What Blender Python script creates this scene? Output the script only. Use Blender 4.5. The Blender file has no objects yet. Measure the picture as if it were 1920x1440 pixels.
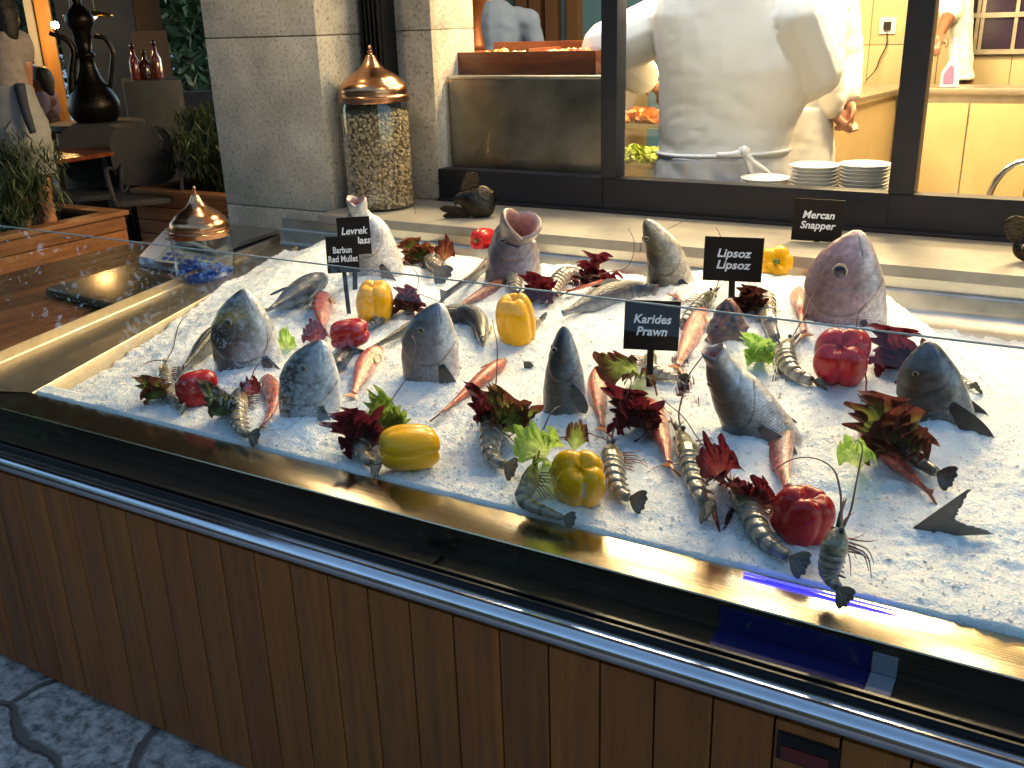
import bpy, bmesh, math, random
import numpy as np
from mathutils import Vector, Matrix
random.seed(7); RNG = np.random.default_rng(7)
S = bpy.context.scene; COL = S.collection
R = math.radians
# ---------------------------------------------------------------- camera
FPX, YAW, PITCH, ROLL, CAMH = 1818.82, .535732, -.356097, -.0309715, 1.5
def _rot():
    f = np.array([-math.sin(YAW)*math.cos(PITCH), math.cos(YAW)*math.cos(PITCH), math.sin(PITCH)])
    r = np.array([math.cos(YAW), math.sin(YAW), 0.]); u = np.cross(r, f)
    return math.cos(ROLL)*r+math.sin(ROLL)*u, -math.sin(ROLL)*r+math.cos(ROLL)*u, f
CR, CU, CF = _rot(); CC = np.array([0, 0, CAMH])
cam = bpy.data.cameras.new('camera'); cam.sensor_width = 36; cam.lens = FPX*36/1920; cam.clip_start = .02; cam.clip_end = 500
co = bpy.data.objects.new('camera', cam); COL.objects.link(co)
co.matrix_world = Matrix(((CR[0], CU[0], -CF[0], 0), (CR[1], CU[1], -CF[1], 0), (CR[2], CU[2], -CF[2], CAMH), (0, 0, 0, 1)))
S.camera = co
# ---------------------------------------------------------------- world, sun, exposure
W = bpy.data.worlds.new('World'); S.world = W; W.use_nodes = True
nt = W.node_tree; bg = nt.nodes['Background']
sky = nt.nodes.new('ShaderNodeTexSky'); sky.sky_type = 'NISHITA'; sky.sun_disc = False
sky.sun_elevation = R(9); sky.sun_rotation = R(20); sky.ozone_density = 1.8; sky.air_density = 1.0; sky.dust_density = .3
nt.links.new(sky.outputs[0], bg.inputs[0]); bg.inputs[1].default_value = .15
sl = bpy.data.lights.new('sun', 'SUN'); sl.energy = .12; sl.angle = R(12); sl.color = (1, .8, .6)
so = bpy.data.objects.new('sun', sl); COL.objects.link(so)
so.rotation_euler = Vector((-math.sin(R(20))*math.cos(R(9)), -math.cos(R(20))*math.cos(R(9)), -math.sin(R(9)))).to_track_quat('-Z', 'Y').to_euler()
S.view_settings.view_transform = 'Standard'; S.view_settings.look = 'None'; S.view_settings.exposure = 1.78; S.view_settings.gamma = 1
S.render.engine = 'CYCLES'
cy = S.cycles; cy.use_denoising = True; cy.max_bounces = 7; cy.diffuse_bounces = 3; cy.glossy_bounces = 4; cy.transmission_bounces = 5
cy.transparent_max_bounces = 14; cy.caustics_reflective = False; cy.caustics_refractive = False; cy.sample_clamp_indirect = 4; cy.blur_glossy = .5
def spot(loc, tgt, w, col, size=1.6, blend=.6, rad=.03):
    l = bpy.data.lights.new('lamp', 'SPOT'); l.energy = w; l.color = col; l.spot_size = size; l.spot_blend = blend; l.shadow_soft_size = rad
    o = bpy.data.objects.new('lamp', l); COL.objects.link(o); o.location = loc
    o.rotation_euler = (Vector(tgt)-Vector(loc)).to_track_quat('-Z', 'Y').to_euler(); return o
def area(loc, tgt, w, col, sx, sy):
    l = bpy.data.lights.new('lamp', 'AREA'); l.energy = w; l.color = col; l.shape = 'RECTANGLE'; l.size = sx; l.size_y = sy
    o = bpy.data.objects.new('lamp', l); COL.objects.link(o); o.location = loc
    o.rotation_euler = (Vector(tgt)-Vector(loc)).to_track_quat('-Z', 'Y').to_euler(); return o
WARM = (1, .76, .48); KIT = (1, .72, .36)
SPOTS = [(-2.66, 2.60, 2.3), (-1.18, 2.60, 2.3), (-.76, 2.60, 2.3), (-.12, 2.60, 2.3), (.55, 2.60, 2.3)]
for p in SPOTS:
    spot((p[0], p[1], p[2]-.03), (p[0], p[1]-.45, .7), 3.5, WARM, 2.65, .6, .085)
KLAMPS = [(-2.0, 4.3, 2.68), (-.6, 4.3, 2.68), (-1.3, 5.4, 2.68), (.2, 5.4, 2.68)]
for p in KLAMPS:
    area((p[0], p[1], p[2]-.03), (p[0], p[1], 0), 34, KIT, .55, .55)
FILL_STRIP = (-1.25, 3.405, 2.33)  # added fill lamp in the window head, whitens the cook's back
area((FILL_STRIP[0], FILL_STRIP[1]+.03, FILL_STRIP[2]-.02), (-1.25, 3.85, 1.0), 4.2, (.90, .95, 1), 1.7, .06)
# ---------------------------------------------------------------- helpers
def sr(r, g, b):
    f = lambda c: (c/255/12.92) if c <= 10 else ((c/255+.055)/1.055)**2.4
    return (f(r), f(g), f(b))
def ray(px, py): return (px-960)/FPX*CR+(720-py)/FPX*CU+CF
def atZ(px, py, z): d = ray(px, py); return CC+d*((z-CAMH)/d[2])
def atY(px, py, y): d = ray(px, py); return CC+d*(y/d[1])
def atX(px, py, x): d = ray(px, py); return CC+d*(x/d[0])
def atD(px, py, dist): d = ray(px, py); return CC+d*(dist/math.hypot(d[0], d[1]))
def nrm(v): v = np.asarray(v, float); return v/max(np.linalg.norm(v), 1e-9)
def mpp(p): return float((np.asarray(p)-CC)@CF)/FPX        # metres per photograph pixel at p
def tag(o, label=None, cat=None, group=None, kind=None):
    if label: o['label'] = label
    if cat: o['category'] = cat
    if group: o['group'] = group
    if kind: o['kind'] = kind
    return o
def thing(name, loc, label, cat, group=None):
    o = bpy.data.objects.new(name, None); o.empty_display_size = .05; COL.objects.link(o); o.location = [float(c) for c in loc]
    return tag(o, label, cat, group)
def root_loc(o):
    v = Vector((0, 0, 0))
    while o is not None: v += o.location; o = o.parent
    return np.array(v)
def obj(name, V, F, mat, parent=None, smooth=True, col=None, uv=None, scl=None, mats=None, mi=None):
    V = np.asarray(V, float).reshape(-1, 3)
    if parent is not None: V = V-root_loc(parent)
    me = bpy.data.meshes.new(name); me.from_pydata(V.tolist(), [], [list(map(int, f)) for f in F]); 
    if smooth: me.polygons.foreach_set('use_smooth', [True]*len(me.polygons))
    if col is not None:
        a = me.color_attributes.new('Col', 'FLOAT_COLOR', 'POINT'); c = np.ones((len(V), 4)); c[:, :3] = np.asarray(col).reshape(-1, 3); a.data.foreach_set('color', c.ravel())
    if scl is not None:
        a = me.attributes.new('scl', 'FLOAT', 'POINT'); a.data.foreach_set('value', np.asarray(scl, float).ravel())
    if uv is not None:
        uv = np.asarray(uv, float); l = me.uv_layers.new(name='UVMap'); idx = np.empty(len(me.loops), int); me.loops.foreach_get('vertex_index', idx); l.data.foreach_set('uv', uv[idx].ravel())
    for m in (mats or [mat]): me.materials.append(m)
    if mi is not None: me.polygons.foreach_set('material_index', list(mi))
    me.update(); o = bpy.data.objects.new(name, me); COL.objects.link(o)
    if parent is not None: o.parent = parent
    return o
def dup(root, loc, rotz=0, label=None, scale=1):
    r = root.copy(); COL.objects.link(r); r.location = [float(c) for c in loc]; r.rotation_euler = (0, 0, rotz); r.scale = (scale,)*3
    if label: r['label'] = label
    for ch in list(root.children):
        c = ch.copy(); COL.objects.link(c); c.parent = r
        for g in ch.children:
            d = g.copy(); COL.objects.link(d); d.parent = c
    return r
class MB:
    def __init__(s): s.V = []; s.F = []; s.C = []; s.M = []
    def add(s, V, F, c=(1, 1, 1), m=0):
        n = len(s.V); V = [tuple(map(float, v)) for v in V]; s.V += V; s.F += [[i+n for i in f] for f in F]; s.C += [c]*len(V) if not hasattr(c, 'shape') else [tuple(x) for x in c]; s.M += [m]*len(F); return s
    def box(s, a, b, c=(1, 1, 1), bev=0, m=0):
        x0, y0, z0 = [min(a[i], b[i]) for i in range(3)]; x1, y1, z1 = [max(a[i], b[i]) for i in range(3)]
        bm = bmesh.new(); bmesh.ops.create_cube(bm, size=1)
        for v in bm.verts: v.co = Vector(((x0+x1)/2+v.co.x*(x1-x0), (y0+y1)/2+v.co.y*(y1-y0), (z0+z1)/2+v.co.z*(z1-z0)))
        if bev: bmesh.ops.bevel(bm, geom=bm.edges[:], offset=min(bev, .45*min(x1-x0, y1-y0, z1-z0)), segments=2, affect='EDGES', profile=.7)
        return s.bm(bm, c, m)
    def bm(s, bm, c=(1, 1, 1), m=0):
        bm.verts.index_update(); s.add([v.co[:] for v in bm.verts], [[v.index for v in f.verts] for f in bm.faces], c, m); bm.free(); return s
    def prism(s, poly, z0, z1, c=(1, 1, 1), bev=0, m=0):      # poly xy list (ccw), vertical extrusion
        bm = bmesh.new(); lo = [bm.verts.new((p[0], p[1], z0)) for p in poly]; hi = [bm.verts.new((p[0], p[1], z1)) for p in poly]; n = len(poly)
        bm.faces.new(lo[::-1]); bm.faces.new(hi)
        for i in range(n): bm.faces.new((lo[i], lo[(i+1) % n], hi[(i+1) % n], hi[i]))
        bmesh.ops.recalc_face_normals(bm, faces=bm.faces[:])
        if bev: bmesh.ops.bevel(bm, geom=bm.edges[:], offset=bev, segments=2, affect='EDGES', profile=.7)
        return s.bm(bm, c, m)
    def tube(s, P, r, n=8, c=(1, 1, 1), cap=True, m=0):
        V, F = tube(P, r, n, cap); return s.add(V, F, c, m)
    def lathe(s, prof, o, n=32, axis=None, c=(1, 1, 1), m=0):
        V, F = lathe(prof, o, n, axis); return s.add(V, F, c, m)
    def build(s, name, mat, parent=None, smooth=False, col=False, auto=None, **k):
        o = obj(name, s.V, s.F, mat, parent, smooth, col=np.array(s.C) if col else None, mi=s.M if any(s.M) else None, **k)
        if auto: sharp(o, auto)
        return o
def sharp(o, deg=40):
    me = o.data; me.polygons.foreach_set('use_smooth', [True]*len(me.polygons)); me.set_sharp_from_angle(angle=R(deg))
def frames(P):
    P = np.asarray(P, float); T = np.gradient(P, axis=0); T /= np.maximum(np.linalg.norm(T, axis=1)[:, None], 1e-9)
    up = np.array([0, 0, 1.]) if abs(T[0][2]) < .9 else np.array([1., 0, 0]); N = []
    n = nrm(up-T[0]*(up@T[0]))
    for t in T: n = nrm(n-t*(n@t)); N.append(n)
    N = np.array(N); return T, N, np.cross(T, N)
def tube(P, r, n=8, cap=True):
    P = np.asarray(P, float); r = np.broadcast_to(np.asarray(r, float), (len(P),)); T, N, B = frames(P); V = []; F = []
    for i in range(len(P)):
        for k in range(n): a = 2*math.pi*k/n; V.append(P[i]+r[i]*(math.cos(a)*N[i]+math.sin(a)*B[i]))
    for i in range(len(P)-1):
        for k in range(n): F.append([i*n+k, i*n+(k+1) % n, (i+1)*n+(k+1) % n, (i+1)*n+k])
    if cap: F.append(list(range(n))[::-1]); F.append([(len(P)-1)*n+k for k in range(n)])
    return V, F
def lathe(prof, o, n=32, axis=None):
    V = []; F = []; Q = Matrix.Identity(3) if axis is None else Vector(axis).to_track_quat('Z', 'Y').to_matrix(); o = Vector([float(c) for c in o])
    for r, z in prof:
        for k in range(n): a = 2*math.pi*k/n; V.append((o+Q@Vector((r*math.cos(a), r*math.sin(a), z)))[:])
    for i in range(len(prof)-1):
        for k in range(n): F.append([i*n+k, i*n+(k+1) % n, (i+1)*n+(k+1) % n, (i+1)*n+k])
    if prof[0][0] > 1e-5: F.append(list(range(n))[::-1])
    if prof[-1][0] > 1e-5: F.append([(len(prof)-1)*n+k for k in range(n)])
    return V, F
def crom(P, n=40):
    P = np.asarray(P, float); 
    if len(P) == 2: return np.array([P[0]+(P[1]-P[0])*t for t in np.linspace(0, 1, n)])
    Q = np.vstack([2*P[0]-P[1], P, 2*P[-1]-P[-2]]); d = np.r_[0, np.cumsum(np.linalg.norm(np.diff(P, axis=0), axis=1))]; out = []
    for t in np.linspace(0, d[-1], n):
        i = min(max(np.searchsorted(d, t, 'right')-1, 0), len(P)-2); u = (t-d[i])/(d[i+1]-d[i]); a, b, c, e = Q[i:i+4]
        out.append(.5*((2*b)+(-a+c)*u+(2*a-5*b+4*c-e)*u*u+(-a+3*b-3*c+e)*u**3))
    return np.array(out)
def ss(a, b, x): t = np.clip((np.asarray(x, float)-a)/(b-a), 0, 1); return t*t*(3-2*t)
def ip(x, xs, ys): return np.interp(x, xs, ys)
def vnoise(x, y, seed=0):
    x = np.asarray(x, float); y = np.asarray(y, float); xi = np.floor(x).astype(np.int64); yi = np.floor(y).astype(np.int64); fx = x-xi; fy = y-yi
    def h(a, b):
        n = (a*374761393+b*668265263+seed*974711) & 0xffffffff; n = ((n ^ (n >> 13))*1274126177) & 0xffffffff; return ((n ^ (n >> 16)) & 0xffff)/65535.
    u = fx*fx*(3-2*fx); v = fy*fy*(3-2*fy)
    return (h(xi, yi)*(1-u)+h(xi+1, yi)*u)*(1-v)+(h(xi, yi+1)*(1-u)+h(xi+1, yi+1)*u)*v-.5
# ---------------------------------------------------------------- materials
def NM(name):
    m = bpy.data.materials.new(name); m.use_nodes = True; t = m.node_tree; return m, t, t.nodes['Principled BSDF'], (lambda k: t.nodes.new('ShaderNode'+k)), t.links.new
MC = {}
def M(name, c=(.5, .5, .5), rough=.5, metal=0, var=0, vs=8., bump=0, bs=60., coat=0, spec=.5, aniso=0, vcol=False, stretch=(1, 1, 1), c2=None, rvar=0, sss=0, emit=None, es=0, sheen=0, detail=5, bdist=.01):
    if name in MC: return MC[name]
    m, t, b, N, L = NM(name); I = b.inputs
    I['Roughness'].default_value = rough; I['Metallic'].default_value = metal; I['Coat Weight'].default_value = coat; I['Coat Roughness'].default_value = .12; I['Specular IOR Level'].default_value = spec; I['Anisotropic'].default_value = aniso
    I['Sheen Weight'].default_value = sheen
    if sss: I['Subsurface Weight'].default_value = sss; I['Subsurface Radius'].default_value = (1, .8, .7); I['Subsurface Scale'].default_value = .008
    if emit: I['Emission Color'].default_value = (*emit, 1); I['Emission Strength'].default_value = es
    tc = N('TexCoord'); mp = N('Mapping'); mp.inputs['Scale'].default_value = stretch; L(tc.outputs['Object'], mp.inputs[0])
    src = None
    if vcol: at = N('Attribute'); at.attribute_name = 'Col'; src = at.outputs['Color']
    if var or c2:
        n = N('TexNoise'); n.inputs['Scale'].default_value = vs; n.inputs['Detail'].default_value = detail; n.inputs['Roughness'].default_value = .65; L(mp.outputs[0], n.inputs[0])
        rp = N('ValToRGB'); rp.color_ramp.elements[0].position = .3; rp.color_ramp.elements[1].position = .7
        if vcol:
            rp.color_ramp.elements[0].color = (1-var,)*3+(1,); rp.color_ramp.elements[1].color = (1+var,)*3+(1,)
            mx = N('MixRGB'); mx.blend_type = 'MULTIPLY'; mx.inputs[0].default_value = 1; L(src, mx.inputs[1]); L(n.outputs[0], rp.inputs[0]); L(rp.outputs[0], mx.inputs[2]); src = mx.outputs[0]
        else:
            k2 = c2 or tuple(x*(1+var) for x in c); rp.color_ramp.elements[0].color = (*(tuple(x*(1-var) for x in c) if not c2 else c), 1); rp.color_ramp.elements[1].color = (*k2, 1)
            L(n.outputs[0], rp.inputs[0]); src = rp.outputs[0]
        if rvar:
            mr = N('MapRange'); mr.inputs[3].default_value = max(rough-rvar, .02); mr.inputs[4].default_value = rough+rvar; L(n.outputs[0], mr.inputs[0]); L(mr.outputs[0], I['Roughness'])
    if src is not None: L(src, I['Base Color'])
    else: I['Base Color'].default_value = (*c, 1)
    if bump:
        n2 = N('TexNoise'); n2.inputs['Scale'].default_value = bs; n2.inputs['Detail'].default_value = 4; L(mp.outputs[0], n2.inputs[0])
        bp = N('Bump'); bp.inputs['Strength'].default_value = bump; bp.inputs['Distance'].default_value = bdist; L(n2.outputs[0], bp.inputs['Height']); L(bp.outputs[0], I['Normal'])
    MC[name] = m; return m
def glassmat(name, tint=(1, 1, 1), gain=1.0, rough=0.0, ior=1.5):
    m, t, b, N, L = NM(name); out = t.nodes['Material Output']; t.nodes.remove(b)
    tr = N('BsdfTransparent'); tr.inputs[0].default_value = (*tint, 1); gl = N('BsdfGlossy'); gl.inputs['Roughness'].default_value = rough; fr = N('Fresnel'); fr.inputs[0].default_value = ior
    geo = N('NewGeometry'); mx = N('MixShader'); mm = N('Math'); mm.operation = 'MULTIPLY_ADD'; mm.inputs[1].default_value = gain; mm.inputs[2].default_value = -.032*gain if gain > 2 else 0; mm.use_clamp = True
    iv = N('MixRGB'); iv.inputs[1].default_value = (ior,)*3+(1,); iv.inputs[2].default_value = (1/ior,)*3+(1,)
    L(geo.outputs['Backfacing'], iv.inputs[0]); 
    fr.inputs[0].default_value = ior
    # constant-ior fresnel on both sides of a thin sheet
    L(fr.outputs[0], mm.inputs[0]); L(mm.outputs[0], mx.inputs[0]); L(tr.outputs[0], mx.inputs[1]); L(gl.outputs[0], mx.inputs[2]); L(mx.outputs[0], out.inputs[0])
    L(iv.outputs[0], fr.inputs[0])
    return m
def skinmat(name, rough=.28, scale_mm=7, coat=.6, var=.25, vs=45, bump=.5, metal=0):
    m, t, b, N, L = NM(name); I = b.inputs; at = N('Attribute'); at.attribute_name = 'Col'
    tc = N('TexCoord'); n = N('TexNoise'); n.inputs['Scale'].default_value = vs; n.inputs['Detail'].default_value = 8; n.inputs['Roughness'].default_value = .78; L(tc.outputs['Object'], n.inputs[0])
    mr = N('MapRange'); mr.inputs[1].default_value = .32; mr.inputs[2].default_value = .68; mr.inputs[3].default_value = 1-var*1.4; mr.inputs[4].default_value = 1+var; L(n.outputs[0], mr.inputs[0])
    vo = N('TexVoronoi'); vo.inputs['Scale'].default_value = 1000/scale_mm; vo.inputs['Randomness'].default_value = .35; L(tc.outputs['UV'], vo.inputs[0])
    sc = N('Attribute'); sc.attribute_name = 'scl'
    m1 = N('MapRange'); m1.inputs[1].default_value = .15; m1.inputs[2].default_value = .75; m1.inputs[3].default_value = 1.35; m1.inputs[4].default_value = .60; L(vo.outputs['Distance'], m1.inputs[0])
    mxs = N('MixRGB'); mxs.inputs[1].default_value = (1, 1, 1, 1); L(sc.outputs['Fac'], mxs.inputs[0]); L(m1.outputs[0], mxs.inputs[2])
    a = N('MixRGB'); a.blend_type = 'MULTIPLY'; a.inputs[0].default_value = 1; L(at.outputs['Color'], a.inputs[1]); L(mr.outputs[0], a.inputs[2])
    c = N('MixRGB'); c.blend_type = 'MULTIPLY'; c.inputs[0].default_value = 1; L(a.outputs[0], c.inputs[1]); L(mxs.outputs[0], c.inputs[2]); L(c.outputs[0], I['Base Color'])
    I['Roughness'].default_value = rough; I['Metallic'].default_value = metal; I['Coat Weight'].default_value = coat; I['Coat Roughness'].default_value = .06; I['Specular IOR Level'].default_value = .6
    mu = N('Math'); mu.operation = 'MULTIPLY'; L(vo.outputs['Distance'], mu.inputs[0]); L(sc.outputs['Fac'], mu.inputs[1])
    ad = N('Math'); ad.operation = 'ADD'; L(mu.outputs[0], ad.inputs[0]); m3 = N('Math'); m3.operation = 'MULTIPLY'; m3.inputs[1].default_value = .8; L(n.outputs[0], m3.inputs[0]); L(m3.outputs[0], ad.inputs[1])
    bp = N('Bump'); bp.inputs['Strength'].default_value = bump; bp.inputs['Distance'].default_value = .002; bp.invert = True; L(ad.outputs[0], bp.inputs['Height']); L(bp.outputs[0], I['Normal']); L(bp.outputs[0], I['Coat Normal'])
    return m
# ---------------------------------------------------------------- materials used by the setting
wood_dark = M('clad_wood', (.1, .04, .013), .5, var=.32, vs=3.5, stretch=(14, 14, .7), bump=.25, bs=40, vcol=True, coat=.15)
wood_deck = M('deck_wood', (.1, .04, .013), .45, var=.4, vs=3, stretch=(12, .8, 12), bump=.3, bs=30, vcol=True)
wood_tbl = M('table_wood', (.12, .03, .012), .35, var=.4, vs=3, stretch=(1, 12, 12), coat=.2, vcol=True)
steel = M('brushed_steel', (.46, .39, .27), .19, 1, var=.10, vs=30, stretch=(.4, 40, 40), bump=.14, bs=9, rvar=.02, bdist=.0015)
steel_d = M('dull_steel', (.5, .49, .46), .38, 1, var=.15, vs=14, rvar=.08, bump=.04)
steel_dark = M('dark_steel', (.03, .03, .032), .3, .8, var=.3, vs=20, rvar=.1)
chrome = M('chrome', (.58, .59, .62), .15, 1, var=.08, vs=14, rvar=.05)
black_pl = M('black_plastic', (.008, .008, .009), .35, spec=.4)
granite = M('granite', (.31, .29, .25), .75, c2=(.5, .47, .41), vs=55, bump=.35, bs=90, detail=8, bdist=.004)
def granite2():
    m, t, b, N, L = NM('granite_block'); tc = N('TexCoord'); n = N('TexNoise'); n.inputs['Scale'].default_value = 72; n.inputs['Detail'].default_value = 6; n.inputs['Roughness'].default_value = .7
    L(tc.outputs['Object'], n.inputs[0]); rp = N('ValToRGB'); e = rp.color_ramp.elements; e[0].position = .33; e[0].color = (.15, .13, .105, 1); e[1].position = .45; e[1].color = (.50, .445, .355, 1)
    x = e.new(.62); x.color = (.58, .52, .42, 1); x = e.new(.72); x.color = (.66, .60, .50, 1); L(n.outputs[0], rp.inputs[0])
    n2 = N('TexNoise'); n2.inputs['Scale'].default_value = 5; n2.inputs['Detail'].default_value = 4; L(tc.outputs['Object'], n2.inputs[0]); mr = N('MapRange'); mr.inputs[1].default_value = .3; mr.inputs[2].default_value = .7; mr.inputs[3].default_value = .68; mr.inputs[4].default_value = 1.2; L(n2.outputs[0], mr.inputs[0])
    mx = N('MixRGB'); mx.blend_type = 'MULTIPLY'; mx.inputs[0].default_value = 1; L(rp.outputs[0], mx.inputs[1]); L(mr.outputs[0], mx.inputs[2]); L(mx.outputs[0], b.inputs['Base Color']); b.inputs['Roughness'].default_value = .7
    bp = N('Bump'); bp.inputs['Strength'].default_value = .5; bp.inputs['Distance'].default_value = .003; L(n.outputs[0], bp.inputs['Height']); L(bp.outputs[0], b.inputs['Normal']); return m
granite_b = granite2()
sill_m = M('sill_stone', (.21, .20, .175), .42, c2=(.30, .285, .25), vs=9, bump=.08, bs=50, coat=.1)
anthr = M('anthracite_frame', (.010, .0125, .020), .45, var=.2, vs=30)
tile_m = M('kitchen_tile', (.46, .37, .22), .3, var=.06, vs=3)
glass = glassmat('clear_glass', (.955, .975, .965), 3.4)
jar_glass = glassmat('jar_glass', (.90, .92, .90), 2.0)
win_glass = glassmat('window_glass', (.95, .97, .96), 1.1)
stone_f = None
# ---------------------------------------------------------------- ground: crazy paving, one sheet
def paving():
    m, t, b, N, L = NM('paving'); tc = N('TexCoord'); nz = N('TexNoise'); nz.inputs['Scale'].default_value = 2.6; nz.inputs['Detail'].default_value = 9; L(tc.outputs['Object'], nz.inputs[0])
    va = N('VectorMath'); va.operation = 'MULTIPLY_ADD'; va.inputs[1].default_value = (.22,)*3; L(nz.outputs['Color'], va.inputs[0]); L(tc.outputs['Object'], va.inputs[2])
    vo = N('TexVoronoi'); vo.feature = 'DISTANCE_TO_EDGE'; vo.inputs['Scale'].default_value = 2.6; vo.inputs['Randomness'].default_value = .75; L(va.outputs[0], vo.inputs[0])
    n = N('TexNoise'); n.inputs['Scale'].default_value = 26; n.inputs['Detail'].default_value = 9; n.inputs['Roughness'].default_value = .75; L(tc.outputs['Object'], n.inputs[0])
    rp = N('ValToRGB'); e = rp.color_ramp.elements; e[0].position = .38; e[0].color = (.11, .10, .10, 1); e[1].position = .60; e[1].color = (.62, .55, .50, 1); L(n.outputs[0], rp.inputs[0])
    mr = N('MapRange'); mr.inputs[1].default_value = .012; mr.inputs[2].default_value = .04; L(vo.outputs[0], mr.inputs[0]); mr.interpolation_type = 'SMOOTHSTEP'
    mx = N('MixRGB'); mx.inputs[1].default_value = (.13, .11, .095, 1); L(mr.outputs[0], mx.inputs[0]); L(rp.outputs[0], mx.inputs[2]); L(mx.outputs[0], b.inputs['Base Color']); b.inputs['Roughness'].default_value = .6
    a = N('Math'); a.operation = 'MULTIPLY_ADD'; a.inputs[1].default_value = .35; L(n.outputs[0], a.inputs[0]); L(mr.outputs[0], a.inputs[2]); bp = N('Bump'); bp.inputs['Strength'].default_value = .9; bp.inputs['Distance'].default_value = .012; L(a.outputs[0], bp.inputs['Height']); L(bp.outputs[0], b.inputs['Normal']); return m
tag(obj('ground', [(-150, -150, 0), (150, -150, 0), (150, 150, 0), (-150, 150, 0)], [(0, 1, 2, 3)], paving(), smooth=False), kind='structure')
# ---------------------------------------------------------------- display counter
FY = 1.13
dc = thing('display_counter', (-.8, 1.9, 0), 'long brown wood counter with steel rim holding the crushed ice', 'counter')
XL, XR = -2.42, 1.6
b = MB(); x = XL; k = 0; rr = random.Random(3)
while x < XR:
    w = .090; s = rr.uniform(.84, 1.14); c = (.26*s, .080*s*rr.uniform(.95, 1.05), .010*s)
    b.box((x+.0015, FY, .02), (x+w-.0015, FY+.018, .578), c, .0022); x += w
b.box((XL, FY+.0185, .0), (XR, FY+.06, .575), (.012, .006, .003))
b.build('wood_cladding', wood_dark, dc, col=True, auto=50)
b = MB(); P = []                                                      # half-round chrome rail with a grooved top strip
prof = [(1.150, .580)]+[(1.141-.022*math.cos(a), .600+.0185*math.sin(a)) for a in np.linspace(-math.pi/2, math.pi/2, 12)]+[(1.1385, .6215), (1.143, .6215), (1.1445, .6185), (1.149, .6185), (1.1505, .6215), (1.156, .6215), (1.156, .600)]
V = [(X, p[0], p[1]) for X in (XL, XR) for p in prof]; n = len(prof)
F = [(i, (i+1) % n, n+(i+1) % n, n+i) for i in range(n)]
sharp(obj('rail', V, F, chrome, dc), 35)
b = MB(); b.box((XL, 1.157, .59), (XR, 1.1625, .632), bev=.001); b.box((XL, 1.1755, .59), (XR, 1.183, .629), bev=.001); b.box((XL, 1.1632, .588), (XR, 1.1748, .612)); b.build('glass_channel', M('channel', (.02, .021, .022), .3, .6), dc)
b = MB()
def strip(prof, x0, x1):
    n = len(prof); V = [(X, p[0], p[1]) for X in (x0, x1) for p in prof]; return V, [(i, i+1, n+i+1, n+i) for i in range(n-1)]
V, F = strip([(1.1835, .615), (1.245, .613), (1.247, .613)], XL, XR); b.add(V, F)
V, F = strip([(1.2475, .612), (1.2475, .662)], XL, XR); b.add(V, F)
b.build('front_trough', M('trough_steel', (.12, .11, .095), .34, 1, var=.3, vs=12, stretch=(.5, 20, 20)), dc, smooth=False)
V, F = strip([(1.2480, .660), (1.2480, .6655), (1.2495, .6675), (1.325, .6795), (1.3275, .679), (1.3290, .677), (1.3290, .60)], -2.42, XR)
sharp(obj('front_rim', V, F, steel, dc), 35)
# left rim: the side runs back and a little outward
LI = [np.array([-2.165, 1.329]), np.array([-2.68, 2.93])]; LO = [np.array([-2.42, 1.25]), np.array([-2.79, 2.93])]
prof = [(-.012, .60), (-.012, .702), (-.009, .7055), (0, .7055), (.003, .702), (.003, .678), (.02, .6745), (1, .6795), (1.0, .6795), (1.015, .676), (1.08, .60)]
V = []; 
for e in (0, 1):
    for u, z in prof: p = LO[e]*(1-u)+LI[e]*u; V.append((p[0], p[1], z+.0012+(0.02*e)))
n = len(prof); sharp(obj('side_rim', V, [(i, i+1, n+i+1, n+i) for i in range(n-1)], M('side_steel', (.40, .36, .29), .42, 1, var=.12, vs=16, rvar=.06), dc), 35)
# back wall of the tray and tray floor
V, F = strip([(2.60, .640), (2.74, .655), (2.79, .672), (2.835, .70), (2.842, .715), (2.842, .755), (2.846, .762), (2.862, .764), (2.862, .80)], -2.74, XR)
sharp(obj('back_wall', V, F, steel_d, dc), 35)
b = MB(); b.box((-2.7, 1.33, .56), (XR, 2.60, .639)); b.build('tray_floor', M('tray_steel', (.58, .52, .40), .32, 1, var=.2, vs=9, rvar=.08), dc)
# the deck on the left that carries the scales
b = MB(); yb = [(-3.55+.098*i) for i in range(20)]
dk = thing('serving_deck', (-3.1, 2.1, 0), 'low brown plank side counter under the steel scales', 'counter')
for x0 in yb:
    s = rr.uniform(.75, 1.25); x1 = x0+.094
    pts = [(x0, 1.0), (x1, 1.0), (x1, 3.02), (x0, 3.02)]
    def xlim(y): return LO[0][0]+(LO[1][0]-LO[0][0])*(y-1.25)/1.68-.015
    # clip by the slanted side of the tray
    ys = np.linspace(1.0, 2.93, 24); keep = [y for y in ys if xlim(y) > x0+.02]
    if not keep: continue
    y1 = max(keep); pl = [(x0, 1.0), (min(x1, xlim(1.0)), 1.0)]+([(min(x1, xlim(y1)), y1)])+[(x0, y1)]
    b.prism(pl, .615, .648, (.17*s, .062*s, .02*s), .002)
b.build('plank_top', wood_deck, dk, col=True, auto=40)
b = MB(); b.box((-3.5, 1.04, 0), (-2.80, 2.9, .613), (.06, .022, .008), .004); b.build('base_cabinet', wood_deck, dk, col=True)
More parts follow.
